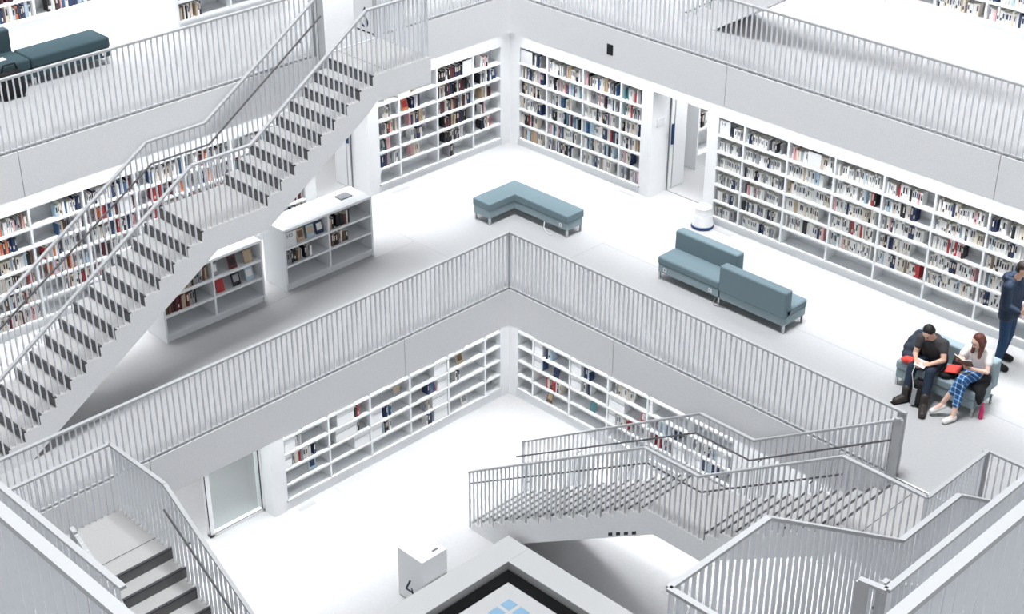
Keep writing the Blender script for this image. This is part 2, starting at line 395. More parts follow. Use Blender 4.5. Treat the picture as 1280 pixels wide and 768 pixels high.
# ------------------------------------------------------------------ staircases
RI, TR = H / 24, 0.262
S1 = 8 * TR                      # foot of the upper flight
S2 = S1 + 1.18                   # head of the lower flight
S3 = S2 + 14 * TR                # last riser
def staircase(T, z0, dback, dfront, label, back_rail=True, slots=False, end_rail=True, loc=None, front_hand=True):
    """T(s, d, z) -> world; s runs down the stair from the first riser, d from the slab edge into the void"""
    zl = z0 - 9 * RI; zb = z0 - H
    root = thing('staircase', T(0, 0, z0) if loc is None else loc, label, 'stairs')
    rise = 1.0
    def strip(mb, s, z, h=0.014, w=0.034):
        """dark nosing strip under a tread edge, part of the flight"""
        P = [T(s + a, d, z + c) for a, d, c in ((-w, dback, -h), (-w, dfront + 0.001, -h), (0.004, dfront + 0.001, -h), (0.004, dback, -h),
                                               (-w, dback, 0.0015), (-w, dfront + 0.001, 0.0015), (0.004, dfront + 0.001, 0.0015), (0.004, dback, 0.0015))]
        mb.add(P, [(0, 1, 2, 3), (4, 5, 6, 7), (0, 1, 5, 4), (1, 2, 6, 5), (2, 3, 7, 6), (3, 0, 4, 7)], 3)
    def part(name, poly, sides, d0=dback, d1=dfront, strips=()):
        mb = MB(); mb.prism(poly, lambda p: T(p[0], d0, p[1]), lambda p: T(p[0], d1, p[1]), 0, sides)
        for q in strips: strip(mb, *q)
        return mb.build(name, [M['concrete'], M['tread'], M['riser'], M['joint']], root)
    sl = 0.62
    # top landing, reaching back to the slab edge
    part('top_landing', [(-1.19, z0), (-0.05, z0), (-0.05, z0 - 0.43), (-1.19, z0 - 0.43)], [1, 0, 0, 0], 0.034, dfront)
    # upper flight
    poly = [(-0.05, z0), (0, z0)]; sd = [1]
    s, z = 0.0, z0
    for k in range(9):
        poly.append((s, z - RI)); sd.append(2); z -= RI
        if k < 8: poly.append((s + TR, z)); sd.append(1); s += TR
    zs = zl - 0.38; e = S1 + 0.06
    poly += [(S1, zs + 0.03), (0.12, zs + 0.03 + (S1 - 0.12) * sl), (-0.05, z0 - 0.43)]
    sd += [0, 0, 0, 0]
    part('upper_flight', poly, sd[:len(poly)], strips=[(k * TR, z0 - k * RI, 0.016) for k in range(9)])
    # half landing
    part('half_landing', [(S1, zl), (S2 - 0.05, zl), (S2 - 0.05, zs - 0.12), (S2 - 0.24, zs), (S1, zs)], [1, 0, 0, 0, 0])
    # lower flight
    poly = [(S2 - 0.05, zl), (S2, zl)]; sd = [1]
    s, z = S2, zl
    for k in range(15):
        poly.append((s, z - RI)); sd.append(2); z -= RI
        if k < 14: poly.append((s + TR, z)); sd.append(1); s += TR
    sb = S2 - 0.05 + (zs - 0.12 - zb) / sl
    poly += [(sb, zb), (S2 - 0.05, zs - 0.12)]
    sd += [0, 0, 0]
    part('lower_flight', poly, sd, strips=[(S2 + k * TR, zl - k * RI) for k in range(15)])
    # joints on the landing
    jn = MB()
    def flat(s0, s1, d0, d1, z):
        jn.add([T(s0, d0, z), T(s1, d0, z), T(s1, d1, z), T(s0, d1, z)], [(0, 1, 2, 3)])
    flat(-0.33, -0.318, 0.04, dfront, z0 + 0.002); flat(-1.19, 0.0, 0.04, 0.056, z0 + 0.002)
    jn.build('landing_joints', M['joint'], root)
    if slots:
        sb_ = MB()
        for k in range(4):
            s0 = 3.40 + k * 0.155; zz = -2.015 - k * 0.093
            sb_.add([T(s0 + a, dfront + b, zz + c - a * 0.6) for a, b, c in ((-0.04, -0.01, -0.03), (0.04, -0.01, -0.03), (0.04, 0.003, -0.03), (-0.04, 0.003, -0.03),
                    (-0.04, -0.01, 0.03), (0.04, -0.01, 0.03), (0.04, 0.003, 0.03), (-0.04, 0.003, 0.03))],
                    [(0, 1, 2, 3), (4, 5, 6, 7), (0, 1, 5, 4), (1, 2, 6, 5), (2, 3, 7, 6), (3, 0, 4, 7)])
        sb_.build('vent_slots', M['black'], root)
    def tread_z(s):
        if s <= 0: return z0
        if s < S1: return z0 - RI * (int(s / TR) + 1)
        if s < S2: return zl
        k = min(int((s - S2) / TR) + 1, 15); return zl - RI * k
    SE = S3 + 0.08
    zr = [(-1.19, z0 + 1.05), (0.05, z0 + 1.05), (S1 + 0.2, zl + 1.05), (S2 + 0.03, zl + 1.05), (SE, zb + RI + 1.0)]
    def topz(s):
        for (a, za), (b, zb_) in zip(zr[:-1], zr[1:]):
            if a <= s <= b: return za + (zb_ - za) * (s - a) / (b - a)
        return zr[-1][1]
    def rail(d, s0, inner, name, with_end):
        p0 = T(0, d, 0); p1 = T(1, d, 0); ang = math.atan2((p1 - p0).y, (p1 - p0).x)
        rt = bpy.data.objects.new('railing', None); COL.objects.link(rt); rt.parent = root; rt.empty_display_size = 0.1
        rt.location = (0, 0, 0)
        t = MB()
        P = [(s0, topz(s0))] + [q for q in zr if q[0] > s0 + 0.06]
        for (a, za), (b, zb_) in zip(P[:-1], P[1:]):
            t.bar(T(a, d, za - 0.015), T(b, d, zb_ - 0.015), 0.055, 0.03)
        bars = []
        k = 0; s = s0 + 0.03
        while s < SE:
            p = T(s, d, 0); bars.append((p.x, p.y, tread_z(s), topz(s) - 0.02, ang)); s += PITCH
        p = T(SE, d, 0); bars.append((p.x, p.y, zb + 0.2, topz(SE) - 0.02, ang))
        if with_end:
            t.bar(T(-1.19, 0.0, z0 + 1.035), T(-1.19, dfront - 0.03, z0 + 1.035), 0.055, 0.03)
            dd = 0.06; a2 = ang + math.pi / 2
            while dd < dfront - 0.05:
                p = T(-1.17, dd, 0); bars.append((p.x, p.y, z0, z0 + 1.02, a2)); dd += PITCH
            w = MB(); p = T(-1.17, 0.0, z0); w.box(p.x - 0.045, p.x + 0.045, p.y - 0.02, p.y + 0.02, z0, z0 + 1.02); w.build('post', M['rail'], rt)
        elif s0 >= -0.1:
            p = T(s0 - 0.02, d, z0); q = T(s0 + 0.10, d, z0); c = (p + q) / 2
            MB().obox((c.x, c.y, z0 + 0.5), (q - p) / 2, Vector((-(q - p).y, (q - p).x, 0)).normalized() * 0.02, (0, 0, 0.52)).build('post', M['rail'], rt)
        t.build('top_rail', M['rail'], rt)
        balusters(rt, bars, 58 if name == 'front' else 42)
        if name == 'front' and not front_hand: return rt
        # handrail
        hz = 0.33
        h = MB(); dh = d + inner * 0.075
        Q = [(0.08, topz(0.08) - hz)] + [(a, za - hz) for a, za in zr[2:]]
        Q[-1] = (SE + 0.08, Q[-1][1])
        h.tube([T(a, dh, za) for a, za in Q], 0.015, 8)
        for a in (0.5, S1 + 0.05, S2 + 0.3, S2 + 2.4):
            za = topz(a) - hz
            h.tube([T(a, d, za - 0.05), T(a, dh, za - 0.05), T(a, dh, za - 0.005)], 0.008, 6)
        h.build('handrail', M['hand'], rt)
        return rt
    rail(dfront - 0.03, -1.19, -1, 'front', end_rail)
    if back_rail: rail(dback - 0.06, 0.0, 1, 'back', False)
    return root

V = Vector
staircase(lambda s, d, z: V((7.53 - s, -d, z)), 0.0, 0.22, 1.46,
          'grey stair with half landing going down in front of the lower white bookcase', slots=True)
staircase(lambda s, d, z: V((L2 - 7.53 + s, -L2 + d, z)), 0.0, 0.22, 1.48,
          'grey stair seen from above in the near left corner, its steps descending out of view')
staircase(lambda s, d, z: V((-2.4 + d, -1.80 - s, z)), H, 0.18, 1.27,
          'long grey stair crossing in front of the left-hand bookcase', front_hand=False)
staircase(lambda s, d, z: V((11.70 - d, -L2 + 1.80 + s, z)), H, 0.18, 1.24,
          'near right stair whose bar railing screens the view, in front of the lower landing', front_hand=False)
staircase(lambda s, d, z: V((7.53 - s, 4.80 - d, z)), H * 2, 0.22, 1.32,
          'stair foot standing on the upper right gallery, dark underneath')

# ------------------------------------------------------------------ bookcases built into the walls
def bookcase(side, P, zf, s0, s1, divs, rows, label, top=2.05, depth=0.30, skip=()):
    c = WP(side, P, (s0 + s1) / 2, 0.15, zf)
    root = thing('bookcase', c, label, 'bookcase')
    th = 0.034
    WB(MB(), side, P, s0, s1, depth, depth + 0.02, zf, zf + top + 0.05).build('back_panel', M['shelf'], root)
    WB(MB(), side, P, s0, s1, 0.02, depth, zf, zf + rows[0] - th).build('plinth', M['shelf'], root)
    WB(MB(), side, P, s0, s1, 0.0, depth, zf + top, zf + top + 0.05).build('top_board', M['shelf'], root)
    for a in (s0, s1): WB(MB(), side, P, a, a + (th if a == s0 else -th), 0.0, depth, zf + rows[0], zf + top).build('side_panel', M['shelf'], root)
    for a in divs: WB(MB(), side, P, a - th / 2, a + th / 2, 0.001, depth, zf + rows[0], zf + top).build('divider', M['shelf'], root)
    for r in rows: WB(MB(), side, P, s0 + th, s1 - th, 0.0, depth, zf + r - th, zf + r).build('shelf', M['shelf'], root)
    return root
ROW_B = [0.16, 0.475, 0.79, 1.105, 1.42, 1.735]
ROW_C = [0.21, 0.525, 0.84, 1.155, 1.475, 1.79]
def divs(s0, s1, first): 
    out = []; x = first
    while x < s1 - 0.1:
        if x > s0 + 0.1: out.append(x)
        x += 0.94
    return out
D_RS = [-3.27, -2.34, -1.40]
D_RL = [1.41] + divs(0.9, 12.1, 2.33)
bookcase('R', BW, 0, -4.03, -0.86, D_RS, ROW_B, 'white bookcase packed with books, left of the open doorway on the right-hand wall')
bookcase('R', BW, 0, 0.82, 12.1, D_RL, ROW_B, 'long white wall bookcase of mostly white books, right of the doorway')
bookcase('L', BW, 0, -4.03, -0.86, D_RS, ROW_B, 'white bookcase with black books in the far left corner')
bookcase('L', BW, 0, 0.82, 12.1, D_RL, ROW_B, 'long white bookcase of colourful books behind the long stair')
D_C = divs(-1.83, 3.36, -1.40)
bookcase('R', CW, -H, -1.83, 3.36, D_C, ROW_C, 'lower white bookcase behind the middle stair, with blue books')
bookcase('L', CW, -H, -1.83, 3.36, D_C, ROW_C, 'lower white bookcase beside the glass door, mostly bare')
D_A = divs(2.35, 12.7, 3.29)
bookcase('R', AW, H, 2.35, 12.7, D_A, ROW_B, 'white bookcase with red and blue volumes on the upper right gallery')
bookcase('L', AW, H, 2.35, 12.7, D_A, ROW_B, 'white bookcase behind the dark teal bench on the upper left gallery')

# low free-standing bookcases
def low_case(x0, x1, y0, y1, z, label, h=1.12, mid=None, rows=(0.13, 0.46, 0.78)):
    """front faces +x; y0 < y1"""
    root = thing('low_bookcase', ((x0 + x1) / 2, (y0 + y1) / 2, z), label, 'bookcase')
    th = 0.034
    MB().box(x0, x1, y0, y1, z + h - 0.04, z + h).build('top_board', M['shelf'], root)
    MB().box(x0, x0 + 0.02, y0 + th, y1 - th, z, z + h - 0.04).build('back_panel', M['shelf'], root)
    MB().box(x0 + 0.02, x1 - 0.025, y0 + th, y1 - th, z, z + rows[0] - th).build('plinth', M['shelf'], root)
    for a, b in ((y0, y0 + th), (y1 - th, y1)): MB().box(x0, x1, a, b, z, z + h - 0.04).build('side_panel', M['shelf'], root)
    m = (y0 + y1) / 2 if mid is None else mid
    MB().box(x0 + 0.02, x1 - 0.002, m - th / 2, m + th / 2, z + rows[0], z + h - 0.04).build('divider', M['shelf'], root)
    for r in rows: MB().box(x0 + 0.02, x1 - 0.001, y0 + th, y1 - th, z + r - th, z + r).build('shelf', M['shelf'], root)
    return root
low_case(-3.03, -2.46, -2.70, -0.83, 0, 'low white bookcase on the middle floor, the one with a blue pad on top')
low_case(-2.98, -2.46, -5.05, -3.14, 0, 'low white bookcase half hidden below the long stair, red books on it')
low_case(-5.30, -4.87, -2.70, -0.60, H, 'low white bookcase on the upper left gallery, left of the numbered box')
# a unit in the room behind the right-hand doorway
def back_room_unit(x0, x1, y0, y1, z):
    root = thing('shelf_unit', ((x0 + x1) / 2, (y0 + y1) / 2, z), 'grey-white shelf unit standing in the room behind the right-hand doorway', 'shelf')
    th = 0.04
    for a, b in ((y0, y0 + th), (y1 - th, y1)): MB().box(x0, x1, a, b, z, z + 2.0).build('side_panel', M['shelf'], root)
    MB().box(x0, x0 + 0.02, y0 + th, y1 - th, z, z + 2.0).build('back_panel', M['shelf'], root)
    MB().box(x0 + 0.02, x1 - 0.03, y0 + th, y1 - th, z, z + 0.26).build('plinth', M['shelf'], root)
    for r in (0.3, 0.82, 1.3, 1.75): MB().box(x0 + 0.02, x1, y0 + th, y1 - th, z + r - th, z + r).build('shelf', M['shelf'], root)
    return root
back_room_unit(-1.12, -0.80, 5.82, 7.4, 0)

# ------------------------------------------------------------------ books
RND = random.Random(11)
PAL = {
    'rs': [('white', 42), ('cream', 12), ('grey', 10), ('black', 9), ('navy', 12), ('blue', 4), ('light blue', 5), ('red', 3), ('pink', 5), ('tan', 4), ('teal', 2)],
    'dvd': [('white', 58), ('grey', 24), ('black', 8), ('navy', 8), ('pink', 2)],
    'long': [('white', 66), ('cream', 15), ('navy', 6), ('black', 3), ('red', 2), ('pink', 3), ('light blue', 4), ('tan', 1)],
    'ls': [('white', 26), ('cream', 10), ('grey', 12), ('black', 14), ('navy', 14), ('pink', 8), ('red', 5), ('maroon', 4), ('tan', 5), ('brown', 4)],
    'lsd': [('black', 40), ('navy', 22), ('white', 14), ('grey', 10), ('maroon', 6), ('tan', 5), ('cream', 5)],
    'll': [('white', 36), ('cream', 12), ('red', 7), ('maroon', 6), ('orange', 6), ('brown', 6), ('navy', 10), ('black', 8), ('light blue', 5), ('blue', 4), ('grey', 5), ('pink', 5)],
    'dark': [('black', 30), ('brown', 18), ('maroon', 12), ('grey', 12), ('tan', 12), ('white', 8), ('cream', 8)],
    'vol': [('red', 30), ('maroon', 25), ('white', 30), ('grey', 15)],
    'c': [('white', 40), ('grey', 14), ('navy', 12), ('black', 10), ('light blue', 8), ('red', 8), ('cream', 8)],
    'cb': [('navy', 34), ('blue', 28), ('light blue', 20), ('white', 18)],
}
def pick(pal):
    t = sum(w for _, w in PAL[pal]); r = RND.uniform(0, t)
    for c, w in PAL[pal]:
        r -= w
        if r <= 0: return c
    return PAL[pal][0][0]
BOOKS = []   # (corner point, axis along the row, axis into the shelf, thickness, depth, height, lean, colour, words)
def fill(side, P, zf, a, b, zr, pal, frac, dep, words, hmin=0.19, hmax=0.265, tmin=0.028, tmax=0.06, start=0.0, base=0.035, run=None):
    """stand books from a towards b on the shelf zr; side 'X' means a low case whose front faces +x at x = P"""
    s = a + 0.02 + start; lim = a + 0.02 + start + (b - a - 0.04 - start) * frac; i = 0
    prev = None
    while True:
        t = RND.uniform(tmin, tmax)
        if s + t > lim: break
        if prev and RND.random() < 0.2: c, h, dd = prev
        else: c, h, dd = pick(pal), RND.uniform(hmin, hmax), RND.uniform(0.13, 0.18)
        if run: c = run
        prev = (c, h, dd)
        BOOKS.append([side, P, zf + zr, s, t, h * RND.uniform(0.97, 1.0), dd, base + RND.uniform(0, 0.03), c, words, 0.0]); s += t + 0.005; i += 1
        BOOKS[-1].append(i)
        if RND.random() < 0.03: s += 0.05
    if i and frac < 0.9 and RND.random() < 0.5:
        BOOKS[-1][10] = -0.16
def cell_edges(s0, s1, dv):
    e = [s0 + 0.034] + list(dv) + [s1 - 0.034]
    return [(e[i] + (0.017 if i else 0), e[i + 1] - (0.017 if i + 2 < len(e) else 0)) for i in range(len(e) - 1)]
ROWN = ['bottom', 'fifth', 'fourth', 'third', 'second', 'top']
ROWL = ['bottom', 'middle', 'top']
# right-hand wall, short run
FR = [[.88, .8, .83, .97], [.72, .9, .95, .6], [.88, .95, .98, .9], [.8, .68, .93, .95], [.92, .95, .98, .92], [.5, .97, .93, .95]]
for bi, (a, b) in enumerate(cell_edges(-4.03, -0.86, D_RS)):
    for ri, zr in enumerate(ROW_B):
        fill('R', BW, 0, a, b, zr, 'rs', FR[ri][bi] - 0.03, 0, f'{ROWN[ri]} shelf, {ORD[bi + 1]} bay, bookcase left of doorway', start=0.34 if (ri == 5 and bi == 0) else 0, tmin=0.02, tmax=0.042)
# right-hand wall, long run
for bi, (a, b) in enumerate(cell_edges(0.82, 12.1, D_RL)):
    for ri, zr in enumerate(ROW_B):
        if bi >= 2 and ri == 0: continue
        pal = 'dvd' if bi < 2 else 'long'
        fr = RND.choice([.93, .95, .97, .9, .8, .68, .97]) if bi > 1 else RND.choice([.9, .95, .86])
        fill('R', BW, 0, a, b, zr, pal, fr, 0, f'{ROWN[ri]} shelf, {ORD[bi + 1]} bay, long white bookcase', start=0.24 if (ri == 5 and bi == 0) else 0,
             hmin=0.18 if bi < 2 else 0.2, hmax=0.2 if bi < 2 else 0.26, tmin=0.028, tmax=0.034 if bi < 2 else 0.045)
# left-hand wall, short run (s grows away from the corner)
LS = {0: [0, .6, .4, .6, .7, .5], 1: [.4, .75, .8, .98, .98, .95], 2: [0, .45, .6, .65, .5, .35], 3: [0, .9, .45, .85, .6, .4]}
for bi, (a, b) in enumerate(cell_edges(-4.03, -0.86, D_RS)):
    for ri, zr in enumerate(ROW_B):
        fr = LS[bi][ri]
        if fr: fill('L', BW, 0, a, b, zr, 'lsd' if bi == 1 else 'ls', fr, 0, f'{ROWN[ri]} shelf, {ORD[bi + 1]} bay, far left corner bookcase', tmin=0.022, tmax=0.042,
                    start=max(0, (b - a) * (1 - fr) - 0.06) * 0.9)
for bi, (a, b) in enumerate(cell_edges(0.82, 12.1, D_RL)):
    for ri, zr in enumerate(ROW_B):
        fr = RND.choice([.9, .7, .55, .75, .85, .6, .95])
        if ri == 0 and RND.random() < 0.7: continue
        fill('L', BW, 0, a, b, zr, 'll', fr, 0, f'{ROWN[ri]} shelf, {ORD[bi + 1]} bay, bookcase behind long stair', tmin=0.022, tmax=0.042, start=(b - a) * (1 - fr) * RND.choice([0, 0.8]))
# upper gallery
for bi, (a, b) in enumerate(cell_edges(2.35, 12.7, D_A)):
    for ri, zr in enumerate(ROW_B[:3]):
        if a < 10: fill('R', AW, H, a, b, zr, 'vol' if bi in (0, 1, 4, 5) and ri else 'long', RND.choice([.9, .95, .7]), 0, f'{ROWN[ri]} shelf, {ORD[bi + 1]} bay, upper right bookcase')
        fill('L', AW, H, a, b, zr, 'll', RND.choice([.9, .8, .7]), 0, f'{ROWN[ri]} shelf, {ORD[bi + 1]} bay, upper left bookcase')
# low cases: books run from the left end of the front (small y) to the right
for (y0, y1, xf, zf, nm, cells) in (
        (-2.70, -0.83, -2.46, 0, 'low bookcase with blue pad', {(0, 1): (.66, 'dark', 0), (1, 2): (.56, 'dark', 0), (1, 1): (.5, 'dark', 0)}),
        (-5.05, -3.14, -2.46, 0, 'low bookcase below the stair', {(0, 1): (.72, 'dark', .02), (0, 2): (.95, 'dark', .1)}),
        (-2.70, -0.60, -4.87, H, 'upper gallery low bookcase', {(0, 1): (.97, 'dark', 0), (1, 1): (.9, 'dark', 0), (0, 0): (.5, 'dark', 0), (0, 2): (.8, 'ls', 0)})):
    m = (y0 + y1) / 2
    for (bi, ri), (fr, pal, st) in cells.items():
        a, b = ((y0 + 0.034, m - 0.017), (m + 0.017, y1 - 0.034))[bi]
        fill('X', xf, zf, a, b, (0.13, 0.46, 0.78)[ri], pal, fr, 0, f'{ROWL[ri]} shelf, {"left" if bi == 0 else "right"} half, {nm}', start=st, tmin=0.022, tmax=0.042, hmin=0.243 if 'stair' in nm else 0.18, hmax=0.247 if 'stair' in nm else 0.25)
# lower level, a few short groups
for side, cells in (('R', [(1, 3, .28, .5, 'cb'), (1, 2, .1, .2, 'cb'), (1, 1, .3, .8, 'c'), (2, 3, .3, .52, 'cb'), (2, 2, .3, .55, 'c'), (3, 3, .1, .6, 'c'), (3, 1, .2, .5, 'c'), (4, 1, .1, .6, 'c'),
                           (4, 2, .2, .7, 'cb'), (5, 1, .3, .8, 'cb'), (5, 2, .1, .6, 'c'), (4, 4, .2, .5, 'c'), (3, 4, .4, .7, 'c')]),
                    ('L', [(1, 4, .3, .5, 'cb'), (1, 2, .62, .8, 'c'), (2, 1, .45, .65, 'c'), (2, 2, .3, .5, 'cb'), (2, 0, .4, .55, 'c'), (3, 1, .45, .7, 'c'), (3, 2, .4, .68, 'cb'), (3, 4, .2, .3, 'c'),
                           (4, 3, .2, .34, 'c'), (4, 2, .2, .3, 'c'), (5, 2, .25, .8, 'c'), (5, 3, .55, .7, 'c'), (5, 4, .5, .6, 'c'), (0, 4, .3, .5, 'c')])):
    ce = cell_edges(-1.83, 3.36, D_C)
    for bi, ri, f0, f1, pal in cells:
        a, b = ce[bi]; w = b - a
        fill(side, CW, -H, a, b, ROW_C[ri], pal, (f1 - f0) / max(0.05, 1 - f0), 0, f'{ROWN[ri]} shelf, {ORD[bi + 1]} bay, lower {"right" if side == "R" else "left"} bookcase',
             start=w * f0, tmin=0.028, tmax=0.05, hmin=0.2, hmax=0.26)
# the room behind the doorway
for ri, zr in enumerate((0.82, 1.3)):
    fill('X', -0.80, 0, 5.86, 7.2, zr, 'c', .8, 0, f'{["lower", "upper"][ri]} shelf, unit in room behind doorway', hmin=0.24, hmax=0.3)

def book_frame(b):
    side, P, z, s, t, h, dd, base, c, words, lean, i = b
    if side == 'R': return Vector((s, P + base, z)), Vector((1, 0, 0)), Vector((0, 1, 0))
    if side == 'L': return Vector((-(P + base), -s, z)), Vector((0, -1, 0)), Vector((-1, 0, 0))
    return Vector((P - base, s, z)), Vector((0, 1, 0)), Vector((-1, 0, 0))
BOOKMESH = {}
def book_mesh(c, ti, label):
    k = (c, ti, label)
    if k in BOOKMESH: return BOOKMESH[k]
    t, d, h = (0.03, 0.04, 0.055)[ti], 0.155, 0.24
    mb = MB()
    mb.box(0, 0.0025, 0, d, 0, h, 0); mb.box(t - 0.0025, t, 0, d, 0, h, 0); mb.box(0.0025, t - 0.0025, 0, 0.003, 0, h, 0)
    mb.box(0.0025, t - 0.0025, 0.003, d - 0.004, 0.003, h - 0.004, 1)
    if label: mb.box(t * 0.22, t * 0.78, -0.0008, 0.0, h * (0.42 if label == 1 else 0.2), h * (0.86 if label == 1 else 0.42), 2)
    me = bpy.data.meshes.new('book'); me.from_pydata(mb.v, [], mb.f)
    dark = c in ('black', 'navy', 'maroon', 'brown', 'red')
    for m in (BM[c], M['pages'], BM['cream'] if dark else BM['navy'] if c in ('white', 'cream') and ti != 1 else BM['black']): me.materials.append(m)
    me.polygons.foreach_set('material_index', mb.m); me.update()
    BOOKMESH[k] = me; return me
# ------------------------------------------------------------------ seating
def cushion(name, x0, x1, y0, y1, z0, z1, m, parent, r=0.035):
    return MB().box(x0, x1, y0, y1, z0, z1).build(name, m, parent, bevel=r, seg=4, smooth=False)
def leg(x, y, z0, z1, parent, w=0.018):
    return MB().box(x - w, x + w, y - w, y + w, z0, z1).build('leg', M['chrome'], parent, bevel=0.003)
def socket(c, parent, ax='y'):
    x, y, z = c
    if ax == 'y':
        o = MB().box(x - 0.035, x + 0.035, y - 0.006, y, z - 0.035, z + 0.035).build('socket_plate', M['plate'], parent, bevel=0.004)
        MB().box(x - 0.012, x + 0.012, y - 0.009, y - 0.004, z - 0.012, z + 0.012).build('socket_hole', M['black'], o)
    else:
        o = MB().box(x, x + 0.006, y - 0.035, y + 0.035, z - 0.035, z + 0.035).build('socket_plate', M['plate'], parent, bevel=0.004)
        MB().box(x + 0.004, x + 0.009, y - 0.012, y + 0.012, z - 0.012, z + 0.012).build('socket_hole', M['black'], o)

# angled bench
t = thing('angled_bench', (-1.4, 2.2, 0), 'teal-grey upholstered angled bench without a backrest, in the corner of the gallery', 'bench')
poly = [(-2.28, 2.41), (-2.28, 1.345), (-1.845, 1.345), (-1.845, 1.975), (-0.55, 1.975), (-0.55, 2.41)]
MB().prism(poly, lambda p: (p[0], p[1], 0.285), lambda p: (p[0], p[1], 0.43)).build('seat_cushion', M['sofa'], t, bevel=0.02, seg=3)
ins = [(-2.265, 2.395), (-2.265, 1.36), (-1.86, 1.36), (-1.86, 1.99), (-0.565, 1.99), (-0.565, 2.395)]
MB().prism(ins, lambda p: (p[0], p[1], 0.14), lambda p: (p[0], p[1], 0.284)).build('base', M['sofa2'], t, bevel=0.01)
for x, y in ((-2.24, 1.385), (-1.885, 1.385), (-0.59, 2.015), (-0.59, 2.37), (-2.24, 2.37)): leg(x, y, 0, 0.14, t)
socket((-0.72, 1.99, 0.21), t)
cb = MB().tube([(-1.12, 2.0, 0.14), (-1.09, 1.95, 0.05), (-1.0, 1.9, 0.012), (-0.86, 1.86, 0.01), (-0.83, 1.9, 0.01)], 0.009, 6)
tag(cb.build('power_cable', M['plate']), 'white power cable hanging under the angled bench', 'cable')

# back-to-back sofa
t = thing('back_to_back_sofa', (2.8, 2.3, 0), 'long teal-grey sofa of two modules facing opposite ways, beside the long bookcase', 'sofa')
cushion('seat_cushion', 1.50, 2.795, 1.985, 2.56, 0.285, 0.43, M['sofa'], t)
cushion('base', 1.515, 2.78, 2.0, 2.55, 0.14, 0.288, M['sofa2'], t, 0.012)
cushion('backrest', 1.50, 2.80, 2.42, 2.62, 0.30, 0.755, M['sofa'], t, 0.03)
cushion('seat_cushion', 2.805, 4.12, 2.0, 2.57, 0.285, 0.43, M['sofa'], t)
cushion('base', 2.82, 4.105, 1.985, 2.555, 0.14, 0.288, M['sofa2'], t, 0.012)
cushion('backrest', 2.805, 4.12, 1.955, 2.135, 0.285, 0.755, M['sofa'], t, 0.03)
for x, y in ((1.54, 2.02), (1.54, 2.52), (2.8, 2.02), (2.8, 2.52), (4.08, 2.02), (4.08, 2.52)): leg(x, y, 0, 0.145, t)
socket((1.66, 2.0, 0.215), t); socket((2.62, 2.0, 0.215), t)
cb = MB().tube([(2.72, 2.05, 0.14), (2.70, 2.0, 0.03), (2.76, 1.95, 0.01), (2.9, 2.0, 0.01), (2.98, 2.04, 0.012)], 0.008, 6)
tag(cb.build('power_cable', M['greyframe']), 'thin grey cable on the floor below the back-to-back sofa', 'cable')

# sofa with the two readers
t = thing('reading_sofa', (6.8, 2.3, 0), 'teal-grey sofa on which a man and a woman sit reading', 'sofa')
cushion('seat_cushion', 6.13, 7.46, 1.985, 2.50, 0.285, 0.43, M['sofa2'], t)
cushion('base', 6.145, 7.445, 2.0, 2.50, 0.14, 0.288, M['sofa2'], t, 0.012)
cushion('backrest', 6.13, 7.47, 2.44, 2.62, 0.285, 0.75, M['sofa2'], t, 0.03)
for x, y in ((6.17, 2.02), (6.17, 2.56), (7.43, 2.02), (7.43, 2.56)): leg(x, y, 0, 0.145, t)
MB().lathe((7.19, 1.998, 0.21), [(0.016, 0), (0.016, 0.002)], 12).build('socket_hole', M['black'], t)

# upper bench, dark
t = thing('upholstered_bench', (-4.6, -5.0, H), 'dark teal upholstered bench on the upper left gallery, seen through the railing', 'bench')
cushion('seat_cushion', -4.83, -4.31, -5.64, -4.30, H + 0.27, H + 0.44, M['sofadark'], t)
cushion('base', -4.815, -4.325, -5.625, -4.315, H + 0.13, H + 0.275, M['sofadark'], t, 0.012)
cushion('seat_cushion', -4.83, -4.31, -6.95, -5.65, H + 0.27, H + 0.44, M['sofadark'], t)
cushion('base', -4.815, -4.325, -6.94, -5.66, H + 0.13, H + 0.275, M['sofadark'], t, 0.012)
cushion('backrest', -4.98, -4.80, -6.95, -5.66, H + 0.27, H + 0.78, M['sofadark'], t, 0.03)
for x, y in ((-4.36, -4.35), (-4.79, -4.35), (-4.36, -5.6), (-4.79, -5.6), (-4.36, -6.9)): leg(x, y, H, H + 0.135, t)
socket((-4.325, -4.42, H + 0.2), t, 'x')

# round rolling kick stool at the end of the long bookcase
t = thing('kick_stool', (0.80, 4.06, 0), 'round white step stool with dark base ring beside the long bookcase', 'step stool')
c = (0.80, 4.06, 0)
MB().lathe(c, [(0.19, 0.005), (0.205, 0.012), (0.205, 0.045), (0.19, 0.05)], 36).build('base_ring', M['blue'], t, smooth=False)
MB().lathe(c, [(0.192, 0.05), (0.196, 0.07), (0.19, 0.09), (0.165, 0.25), (0.16, 0.26)], 36).build('lower_body', M['white'], t)
MB().lathe(c, [(0.155, 0.26), (0.158, 0.275), (0.142, 0.355), (0.150, 0.36), (0.150, 0.385), (0.14, 0.395), (0.05, 0.397)], 36).build('upper_body', M['white'], t)
MB().lathe(c, [(0.12, 0.397), (0.12, 0.400)], 32).build('rubber_tread', M['plate'], t)
for k in range(4):
    a = k * math.pi / 2 + 0.5
    MB().box(c[0] + 0.168 * math.cos(a) - 0.02, c[0] + 0.168 * math.cos(a) + 0.02, c[1] + 0.168 * math.sin(a) - 0.02, c[1] + 0.168 * math.sin(a) + 0.02, 0, 0.04).build('caster', M['black'], t)

